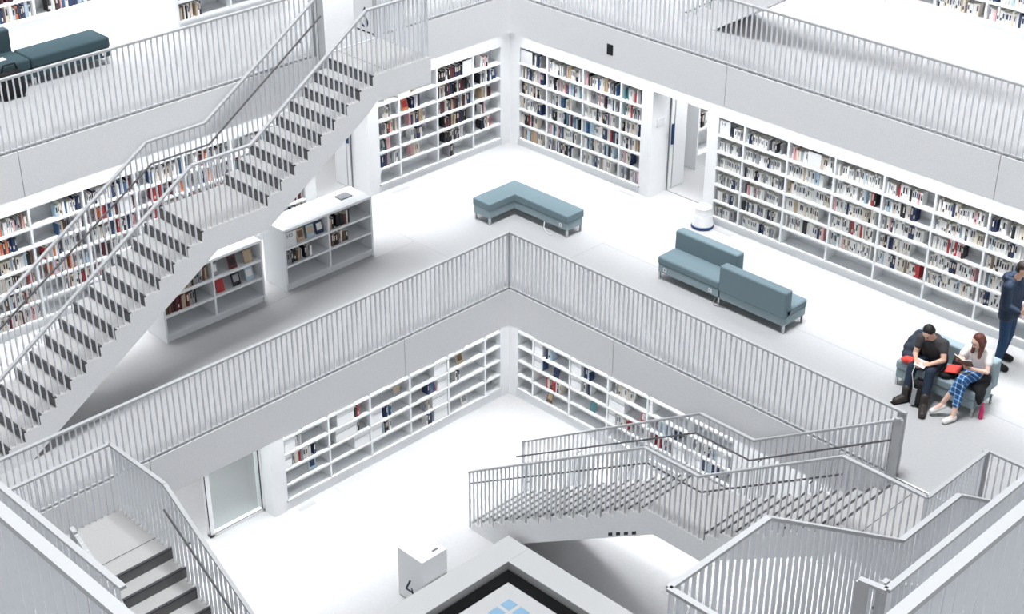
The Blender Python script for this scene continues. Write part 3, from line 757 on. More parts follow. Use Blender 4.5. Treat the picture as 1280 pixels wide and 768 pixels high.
# ------------------------------------------------------------------ numbered boxes
def strokes(lines, y, w, name, parent, off=0.004):
    mb = MB()
    for L in lines:
        for (x0, z0), (x1, z1) in zip(L[:-1], L[1:]):
            d = Vector((x1 - x0, 0, z1 - z0)); n = d.normalized(); e = n * (w * 0.15)
            sd = Vector((-n.z, 0, n.x)) * (w / 2)
            c = Vector(((x0 + x1) / 2, y, (z0 + z1) / 2))
            mb.obox(c, d / 2 + e, sd, (0, off, 0))
    return mb.build(name, M['navytext'], parent)
t = thing('number_box', (1.265, -3.185, -H), 'white waist-high box with the blue figure 4 low on its side', 'box')
MB().box(0.975, 1.56, -3.45, -2.925, -H + 0.02, -2.94).build('body', M['white'], t, bevel=0.006)
MB().box(0.99, 1.545, -3.435, -2.94, -H, -H + 0.02).build('plinth', M['joint'], t)
strokes([[(1.264, -3.452), (1.16, -3.668)], [(1.159, -3.671), (1.326, -3.667)], [(1.294, -3.603), (1.326, -3.72)]], -3.45, 0.034, 'figure_four', t)
MB().lathe((1.24, -3.2, -2.94), [(0.1, 0), (0.1, 0.002)], 28).build('top_emblem', M['plate'], t)
MB().box(1.43, 1.47, -3.14, -3.02, -2.941, -2.937).build('top_print', M['greytext'], t)
MB().box(1.555, 1.564, -3.2, -3.12, -3.62, -3.58).build('socket_slot', M['black'], t)
t = thing('number_box', (-2.69, -0.35, H), 'grey-white box with the dark figure 6, at the head of the long stair', 'box')
MB().box(-2.965, -2.415, -0.62, -0.06, H + 0.03, H + 0.98).build('body', M['white'], t, bevel=0.006)
MB().box(-2.95, -2.43, -0.605, -0.075, H, H + 0.03).build('plinth', M['black'], t)
strokes([[(-2.667, 4.32), (-2.764, 4.158), (-2.785, 4.10), (-2.774, 4.05), (-2.745, 4.015), (-2.705, 4.0)],
         [(-2.70, 4.18), (-2.653, 4.157), (-2.62, 4.106), (-2.62, 4.06), (-2.645, 4.012)]], -0.62, 0.034, 'figure_six', t)

# ------------------------------------------------------------------ skylight in the lower floor
t = thing('skylight', (CEN, -CEN, -H), 'square sunken skylight with a low kerb, black grating and blue glass blocks', 'skylight')
def sq(mb, a, b, z0, z1):
    lo, hi = a, L2 - a; l2, h2 = b, L2 - b
    mb.box(lo, l2, -hi, -lo, z0, z1); mb.box(h2, hi, -hi, -lo, z0, z1); mb.box(l2, h2, -l2, -lo, z0, z1); mb.box(l2, h2, -hi, -h2, z0, z1)
    return mb
sq(MB(), 1.58, 2.06, -H - 0.3, -3.40).build('kerb', M['kerb'], t, bevel=0.008)
gm = MB(); sq(gm, 2.06, 2.36, -3.62, -3.56)
gm.build('grating_bed', M['black'], t)
gm = MB()
k = 2.09
while k < 2.35:
    sq(gm, k, k + 0.012, -3.56, -3.525); k += 0.03
gm.build('grating', M['grate'], t)
MB().box(2.34, L2 - 2.34, -(L2 - 2.34), -2.34, -3.60, -3.50).build('skylight_deck', M['kerb'], t)
for i in range(7):
    for j in range(7):
        x, y = 2.64 + i * 0.262, -2.62 - j * 0.262
        if inframe((x, y, -3.5), 60):
            MB().box(x, x + 0.19, y - 0.19, y, -3.505, -3.492).build('glass_block', M['blockglass'], t)

# ------------------------------------------------------------------ small fittings
o = MB(); o.box(-0.115, 0.015, 2.364, 2.372, 3.44, 3.62); q = tag(o.build('wall_speaker', M['black']), 'small black square set in the concrete slab edge above the packed bookcase', 'speaker')
MB().box(-0.10, 0.0, 2.36, 2.364, 3.455, 3.605).build('speaker_grille', M['grate'], q)
o = MB().box(8.62, 8.80, 2.02, 2.06, 0.0, 0.004)
tag(o.build('floor_socket', M['black']), 'dark slot of a floor socket near the right edge, behind the seated woman', 'socket')
def grille(x0, x1, y0, y1, z, label):
    q = tag(MB().box(x0, x1, y0, y1, z - 0.002, z + 0.004).build('floor_vent', M['softjoint']), label, 'vent')
grille(-4.14, -4.06, 1.02, 1.42, 0, 'grey floor vent in front of the far left corner bookcase')
grille(-1.22, -0.82, 4.1, 4.18, 0, 'grey floor vent in front of the bookcase left of the doorway')
grille(1.0, 1.4, 4.1, 4.18, 0, 'grey floor vent beside the round step stool')
grille(-1.95, -1.87, -3.2, -2.86, -H, 'grey floor vent by the lower glass door')
grille(3.9, 4.1, -0.42, -0.38, -H, 'grey floor vent on the bright floor below the middle stair')
# blue pad and other things lying on the low bookcase
o = MB().box(-2.86, -2.68, -1.30, -1.06, 1.12, 1.145)
tag(o.build('pad', BM['grey'], bevel=0.004), 'blue-grey pad lying on top of the low bookcase', 'notepad')
o = MB().box(-4.62, -4.50, -6.10, -5.92, H + 0.44, H + 0.452)
tag(o.build('leaflet', M['plate'], bevel=0.002), 'pale leaflet left on the dark teal bench', 'leaflet')

# shelf sign cards
def sign_card(side, P, zf, s0, s1, zr, h, label, txt=None):
    if side == 'X': c = Vector((P - 0.02, (s0 + s1) / 2, zf + zr))
    else: c = WP(side, P, (s0 + s1) / 2, 0.02, zf + zr)
    root = thing('shelf_sign', c, label, 'sign')
    b = MB()
    if side == 'X': b.box(P - 0.03, P - 0.02, s0, s1, zf + zr, zf + zr + h)
    else: WB(b, side, P, s0, s1, 0.02, 0.03, zf + zr, zf + zr + h)
    b.build('card', M['plate'], root)
    if txt:
        cu = bpy.data.curves.new('lettering', 'FONT'); cu.body = txt; cu.size = 0.09; cu.extrude = 0.001
        o = bpy.data.objects.new('lettering', cu); COL.objects.link(o)
        if side == 'R': R_ = Matrix(((1, 0, 0), (0, 0, -1), (0, 1, 0))); p = WP(side, P, s0 + 0.03, 0.0185, zf + zr + h * 0.66)
        elif side == 'L': R_ = Matrix(((0, 0, 1), (1, 0, 0), (0, 1, 0))); p = WP(side, P, s1 - 0.03, 0.0185, zf + zr + h * 0.66)
        else: R_ = Matrix(((0, 0, 1), (1, 0, 0), (0, 1, 0))); p = Vector((P - 0.0185, s0 + 0.03, zf + zr + h * 0.66))
        bpy.context.view_layer.update()
        me = bpy.data.meshes.new_from_object(o.evaluated_get(bpy.context.evaluated_depsgraph_get()))
        bpy.data.objects.remove(o)
        me.transform(R_.to_4x4()); me.materials.clear(); me.materials.append(M['greytext'])
        o = bpy.data.objects.new('lettering', me); COL.objects.link(o); o.parent = root; o.location = p - c
    return root
sign_card('X', -2.46, 0, -2.66, -2.43, 0.78, 0.27, 'white card with grey print in the top left of the low bookcase', '583')
sign_card('R', BW, 0, 0.87, 1.09, 1.735, 0.28, 'white shelf sign at the top left of the long bookcase', '14')
sign_card('L', BW, 0, -3.26, -3.02, 1.735, 0.27, 'white blank card on the top shelf of the far left corner bookcase, nearest the corner')
sign_card('L', BW, 0, -1.70, -1.44, 1.735, 0.29, 'white card on the top shelf of the far left corner bookcase, beside the stair landing')
sign_card('R', BW, 0, -3.98, -3.68, 1.735, 0.27, 'white card on the top shelf of the packed bookcase, at the corner')
sign_card('R', BW, 0, 2.72, 2.98, 1.735, 0.27, 'white card on the top shelf of the long bookcase, third bay')
sign_card('L', BW, 0, 4.30, 4.52, 1.42, 0.27, 'white card on the long left bookcase between coloured books')

# single books shown face-on
def face_book(side, P, zf, s, zr, col, label, w=0.15, h=0.21, dep=0.06, lean=0.25, cover=None):
    if side == 'X': p = Vector((P - dep, s, zf + zr)); a = Vector((0, 1, 0)); b = Vector((-1, 0, 0))
    elif side == 'R': p = Vector((s, P + dep, zf + zr)); a = Vector((1, 0, 0)); b = Vector((0, 1, 0))
    else: p = Vector((-(P + dep), -s, zf + zr)); a = Vector((0, -1, 0)); b = Vector((-1, 0, 0))
    root = thing('display_book', p, label, 'book', None)
    up = (Vector((0, 0, 1)) * math.cos(lean) + b * math.sin(lean)); n = up.cross(a).normalized()
    if n.dot(b) < 0: n = -n
    c = p + up * (h / 2 + 0.004) + n * 0.012
    MB().obox(c, a * (w / 2), n * 0.010, up * (h / 2)).build('cover', BM[col], root)
    MB().obox(c + a * 0.003, a * (w / 2), n * 0.007, up * (h / 2 - 0.006)).build('pages', M['pages'], root)
    if cover:
        MB().obox(c - n * 0.0105 + up * h * 0.08, a * (w * 0.36), n * 0.001, up * (h * 0.28)).build('cover_picture', BM[cover], root)
    # little wire stand holding it up
    return root
FB = [
    ('X', -2.46, 0, -2.30, 0.78, 'tan', 'tan book face-out on the top left shelf of the low bookcase, beside the white card', 'brown'),
    ('X', -2.46, 0, -2.09, 0.78, 'light blue', 'pale magazine face-out in the top left of the low bookcase', 'tan'),
    ('X', -2.46, 0, -1.90, 0.78, 'navy', 'navy book with white cover picture, face-out in the low bookcase', 'white'),
    ('X', -2.46, 0, -4.02, 0.78, 'grey', 'grey book face-out on the top shelf of the stair-side low bookcase, leftmost of three', 'white'),
    ('X', -2.46, 0, -3.66, 0.78, 'maroon', 'dark red book face-out on the top shelf of the stair-side low bookcase, middle of three', 'black'),
    ('X', -2.46, 0, -3.36, 0.78, 'tan', 'tan book face-out on the top shelf of the stair-side low bookcase, rightmost of three', None),
    ('X', -2.46, 0, -3.93, 0.46, 'red', 'bright red book face-out on the middle shelf below the stair', None),
    ('X', -2.46, 0, -3.62, 0.46, 'black', 'black book face-out on the middle shelf below the stair', 'grey'),
    ('X', -2.46, 0, -3.36, 0.46, 'light blue', 'light blue book face-out on the middle shelf below the stair', 'white'),
    ('L', BW, 0, -1.60, 1.42, 'orange', 'orange book face-out in the far left corner bookcase', 'red'),
    ('L', BW, 0, -1.10, 0.79, 'teal', 'teal book face-out near the left end of the far corner bookcase', 'white'),
    ('L', BW, 0, -3.86, 1.42, 'blue', 'blue and white book face-out nearest the corner, second shelf', 'white'),
    ('R', CW, -H, -0.98, 1.475, 'white', 'white book face-out on the second shelf of the lower right bookcase', None),
    ('R', CW, -H, -0.86, 0.84, 'navy', 'navy book with white lettering leaning in the lower right bookcase', None),
    ('R', CW, -H, -1.02, 0.21, 'brown', 'brown framed booklet on the bottom shelf of the lower right bookcase', 'tan'),
    ('R', CW, -H, 0.08, 0.525, 'teal', 'teal book leaning on the lower right bookcase, fifth shelf', None),
    ('R', CW, -H, 0.98, 1.155, 'white', 'white book leaning on the lower right bookcase, third shelf', None),
    ('R', CW, -H, 1.30, 0.84, 'red', 'red and white book face-out behind the stair railing', 'white'),
    ('L', CW, -H, -0.90, 1.475, 'teal', 'dark teal book face-out on the lower left bookcase, nearest the corner', None),
    ('L', CW, -H, -0.82, 1.155, 'tan', 'small tan book face-out on the lower left bookcase, nearest the corner', 'brown'),
    ('L', CW, -H, -0.92, 0.21, 'white', 'small white item face-out on the lowest shelf near the lower corner', 'grey'),
    ('L', CW, -H, -0.12, 0.84, 'red', 'crimson book face-out on the lower left bookcase', None),
    ('L', CW, -H, 0.16, 1.475, 'white', 'white leaflet leaning on the lower left bookcase, second shelf', None),
    ('L', CW, -H, 0.72, 1.155, 'grey', 'grey-brown book face-out in the middle of the lower left bookcase', 'tan'),
    ('L', CW, -H, 1.22, 1.475, 'white', 'large white book leaning on the second shelf of the lower left bookcase', None),
    ('L', CW, -H, 1.95, 1.475, 'pink', 'pink book face-out on the lower left bookcase', None),
    ('L', CW, -H, 1.93, 1.155, 'blue', 'blue book face-out on the lower left bookcase, below the pink one', 'light blue'),
    ('L', CW, -H, 1.88, 0.84, 'cream', 'cream book face-out on the lower left bookcase, below the blue one', None),
    ('L', CW, -H, 1.25, 0.525, 'cream', 'cream book with blue back standing on the fifth shelf of the lower left bookcase', 'navy'),
    ('L', CW, -H, 2.70, 0.525, 'light blue', 'pale blue book standing near the left end of the lower left bookcase', 'navy'),
    ('L', CW, -H, 2.60, 1.475, 'light blue', 'wide pale folder leaning on the second shelf near the glass door', 'white'),
]
for side, P, zf, s, zr, col, lab, cov in FB:
    face_book(side, P, zf, s, zr, col, lab, cover=cov)
# dark red booklets lying on the rows of books beside the stair
for k, (y, z) in enumerate(((-4.72, 0.7085), (-4.55, 0.7085), (-4.42, 1.0285), (-4.26, 1.0285))):
    q = MB(); q.obox((-2.545, y, z + 0.006), (0.075, 0.012, 0), (-0.008, 0.05, 0), (0, 0, 0.005))
    tag(q.build('booklet', BM['maroon']), f'dark red booklet lying on the books beside the long stair, {ORD[k + 1]} from the left', 'booklet', 'red booklets in the low bookcase')

# white file boxes on the lower shelves
def file_box(side, s0, s1, ri, label):
    root_c = WP(side, CW, (s0 + s1) / 2, 0.14, -H + ROW_C[ri])
    root = thing('file_box', root_c, label, 'box', 'white file boxes on the lower bookcases')
    b = MB(); WB(b, side, CW, s0, s1, 0.02, 0.26, -H + ROW_C[ri], -H + ROW_C[ri] + 0.265); b.build('box_body', M['white'], root, bevel=0.004)
    b = MB(); WB(b, side, CW, s0 + 0.004, s1 - 0.004, 0.016, 0.02, -H + ROW_C[ri] + 0.19, -H + ROW_C[ri] + 0.194); b.build('lid_line', M['softjoint'], root)
    return root
ceC = cell_edges(-1.83, 3.36, D_C)
for side, cells in (('R', [(1, 4, 0, .28), (1, 3, 0, .24), (1, 2, 0, .22), (2, 3, 0, .28), (2, 2, 0, .28), (3, 2, 0, .42), (3, 1, 0, .2), (4, 3, .0, .1), (4, 1, .62, .95), (5, 2, .62, .9), (5, 1, 0, .28), (2, 4, .1, .5), (3, 4, .1, .38)]),
                    ('L', [(1, 4, .52, .8), (2, 4, .3, .7), (2, 3, 0, .35), (2, 2, 0, .28), (2, 1, 0, .42), (2, 0, 0, .38), (3, 2, .7, 1), (3, 1, .72, 1), (4, 4, .35, .8), (4, 3, .36, .8), (4, 2, .32, .85), (4, 1, 0, .4), (5, 3, .72, .98), (5, 2, .82, 1), (5, 4, .62, .95), (3, 4, .32, .6)])):
    for bi, ri, f0, f1 in cells:
        a, b = ceC[bi]; w = b - a
        dr = f'{ROWN[ri]} shelf, {ORD[bi + 1]} bay {"from the right" if side == "L" else "from the left"}'
        file_box(side, a + w * f0 + 0.01, a + w * f1 - 0.005, ri, f'white file box, {dr}, lower {"left" if side == "L" else "right"} bookcase')
# ------------------------------------------------------------------ people
M['skin'] = mat('skin', (214, 172, 150), 0.55, 0.03, 60)
M['skin2'] = mat('fair_skin', (228, 190, 172), 0.55, 0.03, 60)
M['hairblack'] = mat('black_hair', (26, 24, 25), 0.6, 0.3, 90, bump=0.5)
M['hairauburn'] = mat('auburn_hair', (98, 52, 42), 0.5, 0.3, 90, bump=0.5)
M['hairdark'] = mat('dark_brown_hair', (44, 34, 32), 0.6, 0.3, 90, bump=0.5)
M['tshirt'] = mat('charcoal_tshirt', (66, 64, 66), 0.9, 0.15, 80)
M['whiteshirt'] = mat('white_tshirt', (236, 232, 230), 0.9)
M['jeans'] = mat('dark_denim', (34, 46, 62), 0.85, 0.25, 60)
M['jeans2'] = mat('blue_denim', (34, 62, 92), 0.85, 0.25, 60)
M['jacket'] = mat('navy_padded_jacket', (22, 40, 62), 0.7, 0.25, 30)
M['boots'] = mat('brown_black_leather', (52, 46, 44), 0.5, 0.25, 50)
M['blackcloth'] = mat('black_cloth', (26, 26, 29), 0.9, 0.2, 50)
M['denimdark'] = mat('grey_navy_cloth', (48, 54, 66), 0.9, 0.2, 50)
M['coral'] = mat('coral_red_cloth', (232, 78, 68), 0.7)
M['eye'] = mat('eye_dark', (30, 24, 22), 0.3)
M['lips'] = mat('lips', (176, 106, 98), 0.5)
M['pinkbottle'] = mat('magenta_bottle', (206, 36, 104), 0.35)
M['paper'] = mat('paper_white', (236, 234, 228), 0.8)
M['shoewhite'] = mat('white_canvas', (228, 224, 222), 0.8)
# blue tartan: two families of pale lines over blue
tp = bpy.data.materials.new('blue_tartan'); tp.use_nodes = True
nt = tp.node_tree; bs = nt.nodes['Principled BSDF']; bs.inputs['Roughness'].default_value = 0.9
tc = nt.nodes.new('ShaderNodeTexCoord'); sx = nt.nodes.new('ShaderNodeSeparateXYZ'); nt.links.new(tc.outputs['Object'], sx.inputs[0])
def lines(sock, freq, width):
    a = nt.nodes.new('ShaderNodeMath'); a.operation = 'MULTIPLY'; a.inputs[1].default_value = freq; nt.links.new(sock, a.inputs[0])
    f = nt.nodes.new('ShaderNodeMath'); f.operation = 'FRACT'; nt.links.new(a.outputs[0], f.inputs[0])
    g_ = nt.nodes.new('ShaderNodeMath'); g_.operation = 'LESS_THAN'; g_.inputs[1].default_value = width; nt.links.new(f.outputs[0], g_.inputs[0])
    return g_.outputs[0]
ad = nt.nodes.new('ShaderNodeMath'); ad.operation = 'ADD'
sm = nt.nodes.new('ShaderNodeMath'); sm.operation = 'ADD'; nt.links.new(sx.outputs[1], sm.inputs[0]); nt.links.new(sx.outputs[2], sm.inputs[1])
nt.links.new(lines(sx.outputs[0], 14, 0.2), ad.inputs[0]); nt.links.new(lines(sm.outputs[0], 11, 0.2), ad.inputs[1])
rp = nt.nodes.new('ShaderNodeValToRGB'); dv = nt.nodes.new('ShaderNodeMath'); dv.operation = 'MULTIPLY'; dv.inputs[1].default_value = 0.5
nt.links.new(ad.outputs[0], dv.inputs[0]); nt.links.new(dv.outputs[0], rp.inputs['Fac'])
rp.color_ramp.interpolation = 'CONSTANT'
rp.color_ramp.elements[0].color = srgb((40, 84, 140)) + (1,); rp.color_ramp.elements[1].position = 0.4; rp.color_ramp.elements[1].color = srgb((120, 168, 208)) + (1,)
e_ = rp.color_ramp.elements.new(0.9); e_.color = srgb((226, 234, 240)) + (1,)
nt.links.new(rp.outputs['Color'], bs.inputs['Base Color'])
M['tartan'] = tp

def cap(mb, p0, r0, p1, r1, n=14):
    p0, p1 = Vector(p0), Vector(p1); d = p1 - p0; L = d.length; d = d / L if L > 1e-6 else Vector((0, 0, 1))
    a = d.orthogonal().normalized(); b = d.cross(a); prof = []
    for k in range(5): t = math.pi / 2 * k / 4 - math.pi / 2; prof.append((p0 + d * (math.sin(t) * r0), max(1e-4, math.cos(t) * r0)))
    for k in range(5): t = math.pi / 2 * k / 4; prof.append((p1 + d * (math.sin(t) * r1), max(1e-4, math.cos(t) * r1)))
    vs = []; fs = []
    for c, r in prof:
        for k in range(n): t = 2 * math.pi * k / n; vs.append(c + (a * math.cos(t) + b * math.sin(t)) * r)
    for i in range(len(prof) - 1):
        for k in range(n): fs.append((i * n + k, i * n + (k + 1) % n, (i + 1) * n + (k + 1) % n, (i + 1) * n + k))
    fs.append(tuple(range(n - 1, -1, -1))); fs.append(tuple((len(prof) - 1) * n + k for k in range(n)))
    mb.add(vs, fs)
def ell(mb, c, r, rot=None, n=18):
    c = Vector(c); vs = []; fs = []; m = n // 2
    for i in range(m + 1):
        ph = math.pi * i / m
        for k in range(n):
            th = 2 * math.pi * k / n
            v = Vector((max(1e-3, math.sin(ph)) * math.cos(th) * r[0], max(1e-3, math.sin(ph)) * math.sin(th) * r[1], math.cos(ph) * r[2]))
            vs.append(c + (rot @ v if rot else v))
    for i in range(m):
        for k in range(n): fs.append((i * n + k, (i + 1) * n + k, (i + 1) * n + (k + 1) % n, i * n + (k + 1) % n))
    fs.append(tuple(range(n))); fs.append(tuple(m * n + k for k in range(n - 1, -1, -1)))
    mb.add(vs, fs)
def limb(mb, pts):
    for (p, r), (q, s) in zip(pts[:-1], pts[1:]): cap(mb, p, r, q, s)
def blob(mb, name, m, parent, voxel=0.01, smooth=4):
    o = mb.build(name, m, parent)
    r = o.modifiers.new('r', 'REMESH'); r.mode = 'VOXEL'; r.voxel_size = voxel; r.use_smooth_shade = True
    s = o.modifiers.new('s', 'SMOOTH'); s.factor = 0.5; s.iterations = smooth
    bpy.context.view_layer.update()
    me = bpy.data.meshes.new_from_object(o.evaluated_get(bpy.context.evaluated_depsgraph_get()))
    me.name = name; o.modifiers.clear(); old = o.data; o.data = me; bpy.data.meshes.remove(old)
    me.materials.clear(); me.materials.append(m)
    me.polygons.foreach_set('use_smooth', [True] * len(me.polygons))
    return o
def hand(mb, wrist, fwd, palm, thumb_side, curl=0.7, L=0.18):
    """wrist point, direction of the fingers, palm normal (towards what is held), side of the thumb"""
    f = Vector(fwd).normalized(); p = Vector(palm); p = (p - f * p.dot(f)).normalized(); t = f.cross(p).normalized()
    if t.dot(Vector(thumb_side)) < 0: t = -t
    w = Vector(wrist)
    for u in (-0.026, -0.009, 0.009, 0.026): cap(mb, w + t * u * 0.7, 0.017, w + f * 0.085 + t * u, 0.013, 8)
    for u, ln in ((-0.033, 0.062), (-0.011, 0.076), (0.011, 0.082), (0.033, 0.072)):
        b0 = w + f * 0.085 + t * u; d1 = (f * math.cos(curl * 0.5) + p * math.sin(curl * 0.5)); d2 = (f * math.cos(curl * 1.3) + p * math.sin(curl * 1.3))
        b1 = b0 + d1 * ln * 0.5; b2 = b1 + d2 * ln * 0.5
        cap(mb, b0, 0.0095, b1, 0.009, 8); cap(mb, b1, 0.009, b2, 0.0075, 8)
    b0 = w + f * 0.025 + t * 0.03; b1 = b0 + (t * 0.6 + f * 0.7 + p * 0.25).normalized() * 0.045; b2 = b1 + (f + p * 0.6).normalized() * 0.034
    cap(mb, b0, 0.013, b1, 0.0105, 8); cap(mb, b1, 0.0105, b2, 0.0085, 8)
def head(mb, c, look, up=(0, 0, 1), k=1.0):
    """skull, jaw, nose, ears, neck stump; returns the frame"""
    f = Vector(look).normalized(); u = Vector(up); u = (u - f * u.dot(f)).normalized(); s = f.cross(u).normalized(); c = Vector(c)
    R_ = Matrix((s, f, u)).transposed()
    ell(mb, c + u * 0.02 * k, (0.075 * k, 0.093 * k, 0.088 * k), R_)
    ell(mb, c + f * 0.03 * k - u * 0.045 * k, (0.056 * k, 0.062 * k, 0.07 * k), R_)
    cap(mb, c + f * 0.088 * k + u * 0.012 * k, 0.009 * k, c + f * 0.108 * k - u * 0.028 * k, 0.013 * k, 8)
    for e in (-1, 1): ell(mb, c + s * e * 0.076 * k - f * 0.005 * k - u * 0.005, (0.012 * k, 0.02 * k, 0.032 * k), R_)
    ell(mb, c + f * 0.082 * k - u * 0.088 * k, (0.022 * k, 0.018 * k, 0.016 * k), R_)
    return f, u, s, R_
def face_parts(c, fr, parent, k=1.0):
    f, u, s, R_ = fr; c = Vector(c)
    for e in (-1, 1):
        m = MB(); ell(m, c + f * 0.083 * k + s * e * 0.03 * k + u * 0.008 * k, (0.012 * k, 0.008 * k, 0.007 * k), R_, 10); m.build('eye', M['eye'], parent, smooth=True)
        m = MB(); cap(m, c + f * 0.091 * k + s * e * 0.016 * k + u * 0.026 * k, 0.0045, c + f * 0.084 * k + s * e * 0.044 * k + u * 0.027 * k, 0.0035, 6); m.build('eyebrow', M['hairblack'], parent, smooth=True)
    m = MB(); ell(m, c + f * 0.09 * k - u * 0.062 * k, (0.024 * k, 0.009 * k, 0.008 * k), R_, 10); m.build('mouth', M['lips'], parent, smooth=True)

# --- man reading on the sofa
man = thing('person', (6.62, 2.2, 0), 'person in a charcoal T-shirt and dark jeans, sitting bent over papers on the sofa', 'person')
HC = (6.585, 1.985, 1.085); NK = (6.60, 2.09, 0.965)
b = MB()
fr_ = head(b, HC, (0.02, -0.62, -0.72), (0, -0.4, 1))
cap(b, NK, 0.056, (6.59, 2.02, 1.03), 0.052)
limb(b, [((6.62, 2.27, 0.55), 0.135), ((6.61, 2.22, 0.72), 0.125), ((6.60, 2.15, 0.87), 0.12)])
for sh, el, wr in (((6.44, 2.07, 0.90), (6.425, 1.99, 0.665), (6.515, 1.86, 0.655)), ((6.77, 2.14, 0.91), (6.86, 2.03, 0.715), (6.745, 1.87, 0.665))):
    cap(b, (6.60, 2.12, 0.91), 0.07, sh, 0.062); limb(b, [(sh, 0.055), (el, 0.042)]); limb(b, [(el, 0.042), (wr, 0.028)])
hand(b, (6.515, 1.86, 0.655), (0.5, -0.55, -0.2), (0.4, 0.3, -0.5), (0, 0, 1), 0.9)
hand(b, (6.745, 1.87, 0.665), (-0.75, -0.5, -0.15), (-0.2, 0.3, -0.6), (0, 0, 1), 0.9)
HL = [((6.56, 2.26, 0.53), 0.09), ((6.49, 1.84, 0.52), 0.062)]; HR = [((6.68, 2.26, 0.53), 0.09), ((6.775, 1.85, 0.55), 0.062)]
limb(b, HL + [((6.515, 1.70, 0.12), 0.042)]); limb(b, HR + [((6.83, 1.70, 0.14), 0.042)])
limb(b, [((6.515, 1.70, 0.09), 0.045), ((6.47, 1.58, 0.05), 0.04)]); limb(b, [((6.83, 1.70, 0.09), 0.045), ((6.92, 1.54, 0.05), 0.04)])
blob(b, 'body', M['skin'], man, 0.007, 3)
face_parts(HC, fr_, man)
b = MB(); f, u, s, R_ = fr_
ell(b, Vector(HC) - f * 0.028 + u * 0.04, (0.086, 0.092, 0.088), R_); ell(b, Vector(HC) - f * 0.05 - u * 0.012, (0.08, 0.065, 0.075), R_)
blob(b, 'hair', M['hairblack'], man, 0.008, 2)
b = MB()
limb(b, [((6.62, 2.27, 0.56), 0.150), ((6.61, 2.23, 0.70), 0.143), ((6.60, 2.16, 0.86), 0.138)])
for k in (-0.09, 0.09): limb(b, [((6.61 + k, 2.25, 0.58), 0.115), ((6.60 + k * 1.1, 2.15, 0.86), 0.105)])
for sh, el in (((6.44, 2.07, 0.90), (6.425, 1.99, 0.665)), ((6.77, 2.14, 0.91), (6.86, 2.03, 0.715))):
    cap(b, (6.60, 2.13, 0.90), 0.085, sh, 0.078); m_ = Vector(sh).lerp(Vector(el), 0.45); cap(b, sh, 0.076, m_, 0.066)
blob(b, 'tshirt', M['tshirt'], man, 0.011)
b = MB()
cap(b, (6.56, 2.28, 0.53), 0.115, (6.68, 2.28, 0.53), 0.115)
limb(b, [((6.56, 2.26, 0.535), 0.105), ((6.49, 1.84, 0.525), 0.077), ((6.515, 1.71, 0.16), 0.058)])
limb(b, [((6.68, 2.26, 0.535), 0.105), ((6.775, 1.85, 0.555), 0.077), ((6.83, 1.705, 0.18), 0.058)])
blob(b, 'jeans', M['jeans'], man, 0.011)
for A, B_ in (((6.515, 1.71, 0.09), (6.455, 1.565, 0.045)), ((6.83, 1.705, 0.09), (6.935, 1.50, 0.045))):
    b = MB(); A, B_ = Vector(A), Vector(B_)
    limb(b, [(A + Vector((0, 0.005, 0.13)), 0.066), (A + Vector((0, 0, -0.03)), 0.062)]); cap(b, A + Vector((0, 0.0, -0.02)), 0.066, B_ + Vector((0, 0, 0.006)), 0.056)
    o = blob(b, 'boot', M['boots'], man, 0.008)
    q = MB(); d = (B_ - A); d.z = 0; d.normalize(); sd = Vector((-d.y, d.x, 0)); c = (A + B_) / 2; c.z = 0.012
    q.obox(c, d * 0.14, sd * 0.045, Vector((0, 0, 0.011))).build('sole', M['blackcloth'], o, bevel=0.006)

# papers he holds, with a hanging cord
b = MB(); b.obox((6.625, 1.825, 0.645), (0.085, 0.0, 0.0), (0, 0.055, 0.03), (0, -0.004, 0.008))
o = tag(b.build('booklet', M['paper'], bevel=0.002), 'small white booklet held by the man in the charcoal T-shirt', 'booklet')
b = MB().tube([(6.57, 1.78, 0.64), (6.565, 1.72, 0.5), (6.60, 1.72, 0.36), (6.63, 1.70, 0.26)], 0.006, 6)
tag(b.build('cord', M['plate']), "pale cord hanging from the man's booklet to the black bag", 'cord')

# --- woman reading
wom = thing('person', (7.25, 2.2, 0), 'person in a white T-shirt and blue tartan trousers, reading an open book on the sofa', 'person')
HC = (7.30, 2.12, 1.185); NK = (7.285, 2.21, 1.05)
b = MB()
fr_ = head(b, HC, (-0.35, -0.75, -0.55), (-0.1, -0.2, 1), 0.96)
cap(b, NK, 0.045, (7.29, 2.15, 1.12), 0.043)
limb(b, [((7.24, 2.30, 0.55), 0.125), ((7.25, 2.29, 0.72), 0.105), ((7.27, 2.26, 0.9), 0.11)])
SHL, ELL, WRL = (7.12, 2.22, 0.955), (7.06, 2.07, 0.80), (7.13, 1.94, 0.905)
SHR, ELR, WRR = (7.43, 2.27, 0.965), (7.50, 2.14, 0.745), (7.345, 1.98, 0.80)
for sh, el, wr in ((SHL, ELL, WRL), (SHR, ELR, WRR)):
    cap(b, (7.275, 2.25, 0.965), 0.055, sh, 0.05); limb(b, [(sh, 0.044), (el, 0.034)]); limb(b, [(el, 0.034), (wr, 0.024)])
hand(b, WRL, (0.35, -0.2, 0.35), (0.4, -0.3, -0.3), (0, 0, 1), 0.8)
hand(b, WRR, (-0.8, -0.35, 0.15), (-0.1, -0.3, 0.6), (0, 0, 1), 0.8)
limb(b, [((7.18, 2.28, 0.53), 0.085), ((7.28, 1.86, 0.55), 0.056), ((7.295, 1.745, 0.11), 0.036)])
limb(b, [((7.31, 2.28, 0.55), 0.085), ((7.29, 1.83, 0.665), 0.056), ((7.105, 1.755, 0.24), 0.036)])
limb(b, [((7.295, 1.745, 0.08), 0.036), ((7.26, 1.62, 0.04), 0.03)]); limb(b, [((7.105, 1.755, 0.21), 0.036), ((7.02, 1.665, 0.10), 0.03)])
blob(b, 'body', M['skin2'], wom, 0.007, 3)
face_parts(HC, fr_, wom, 0.96)
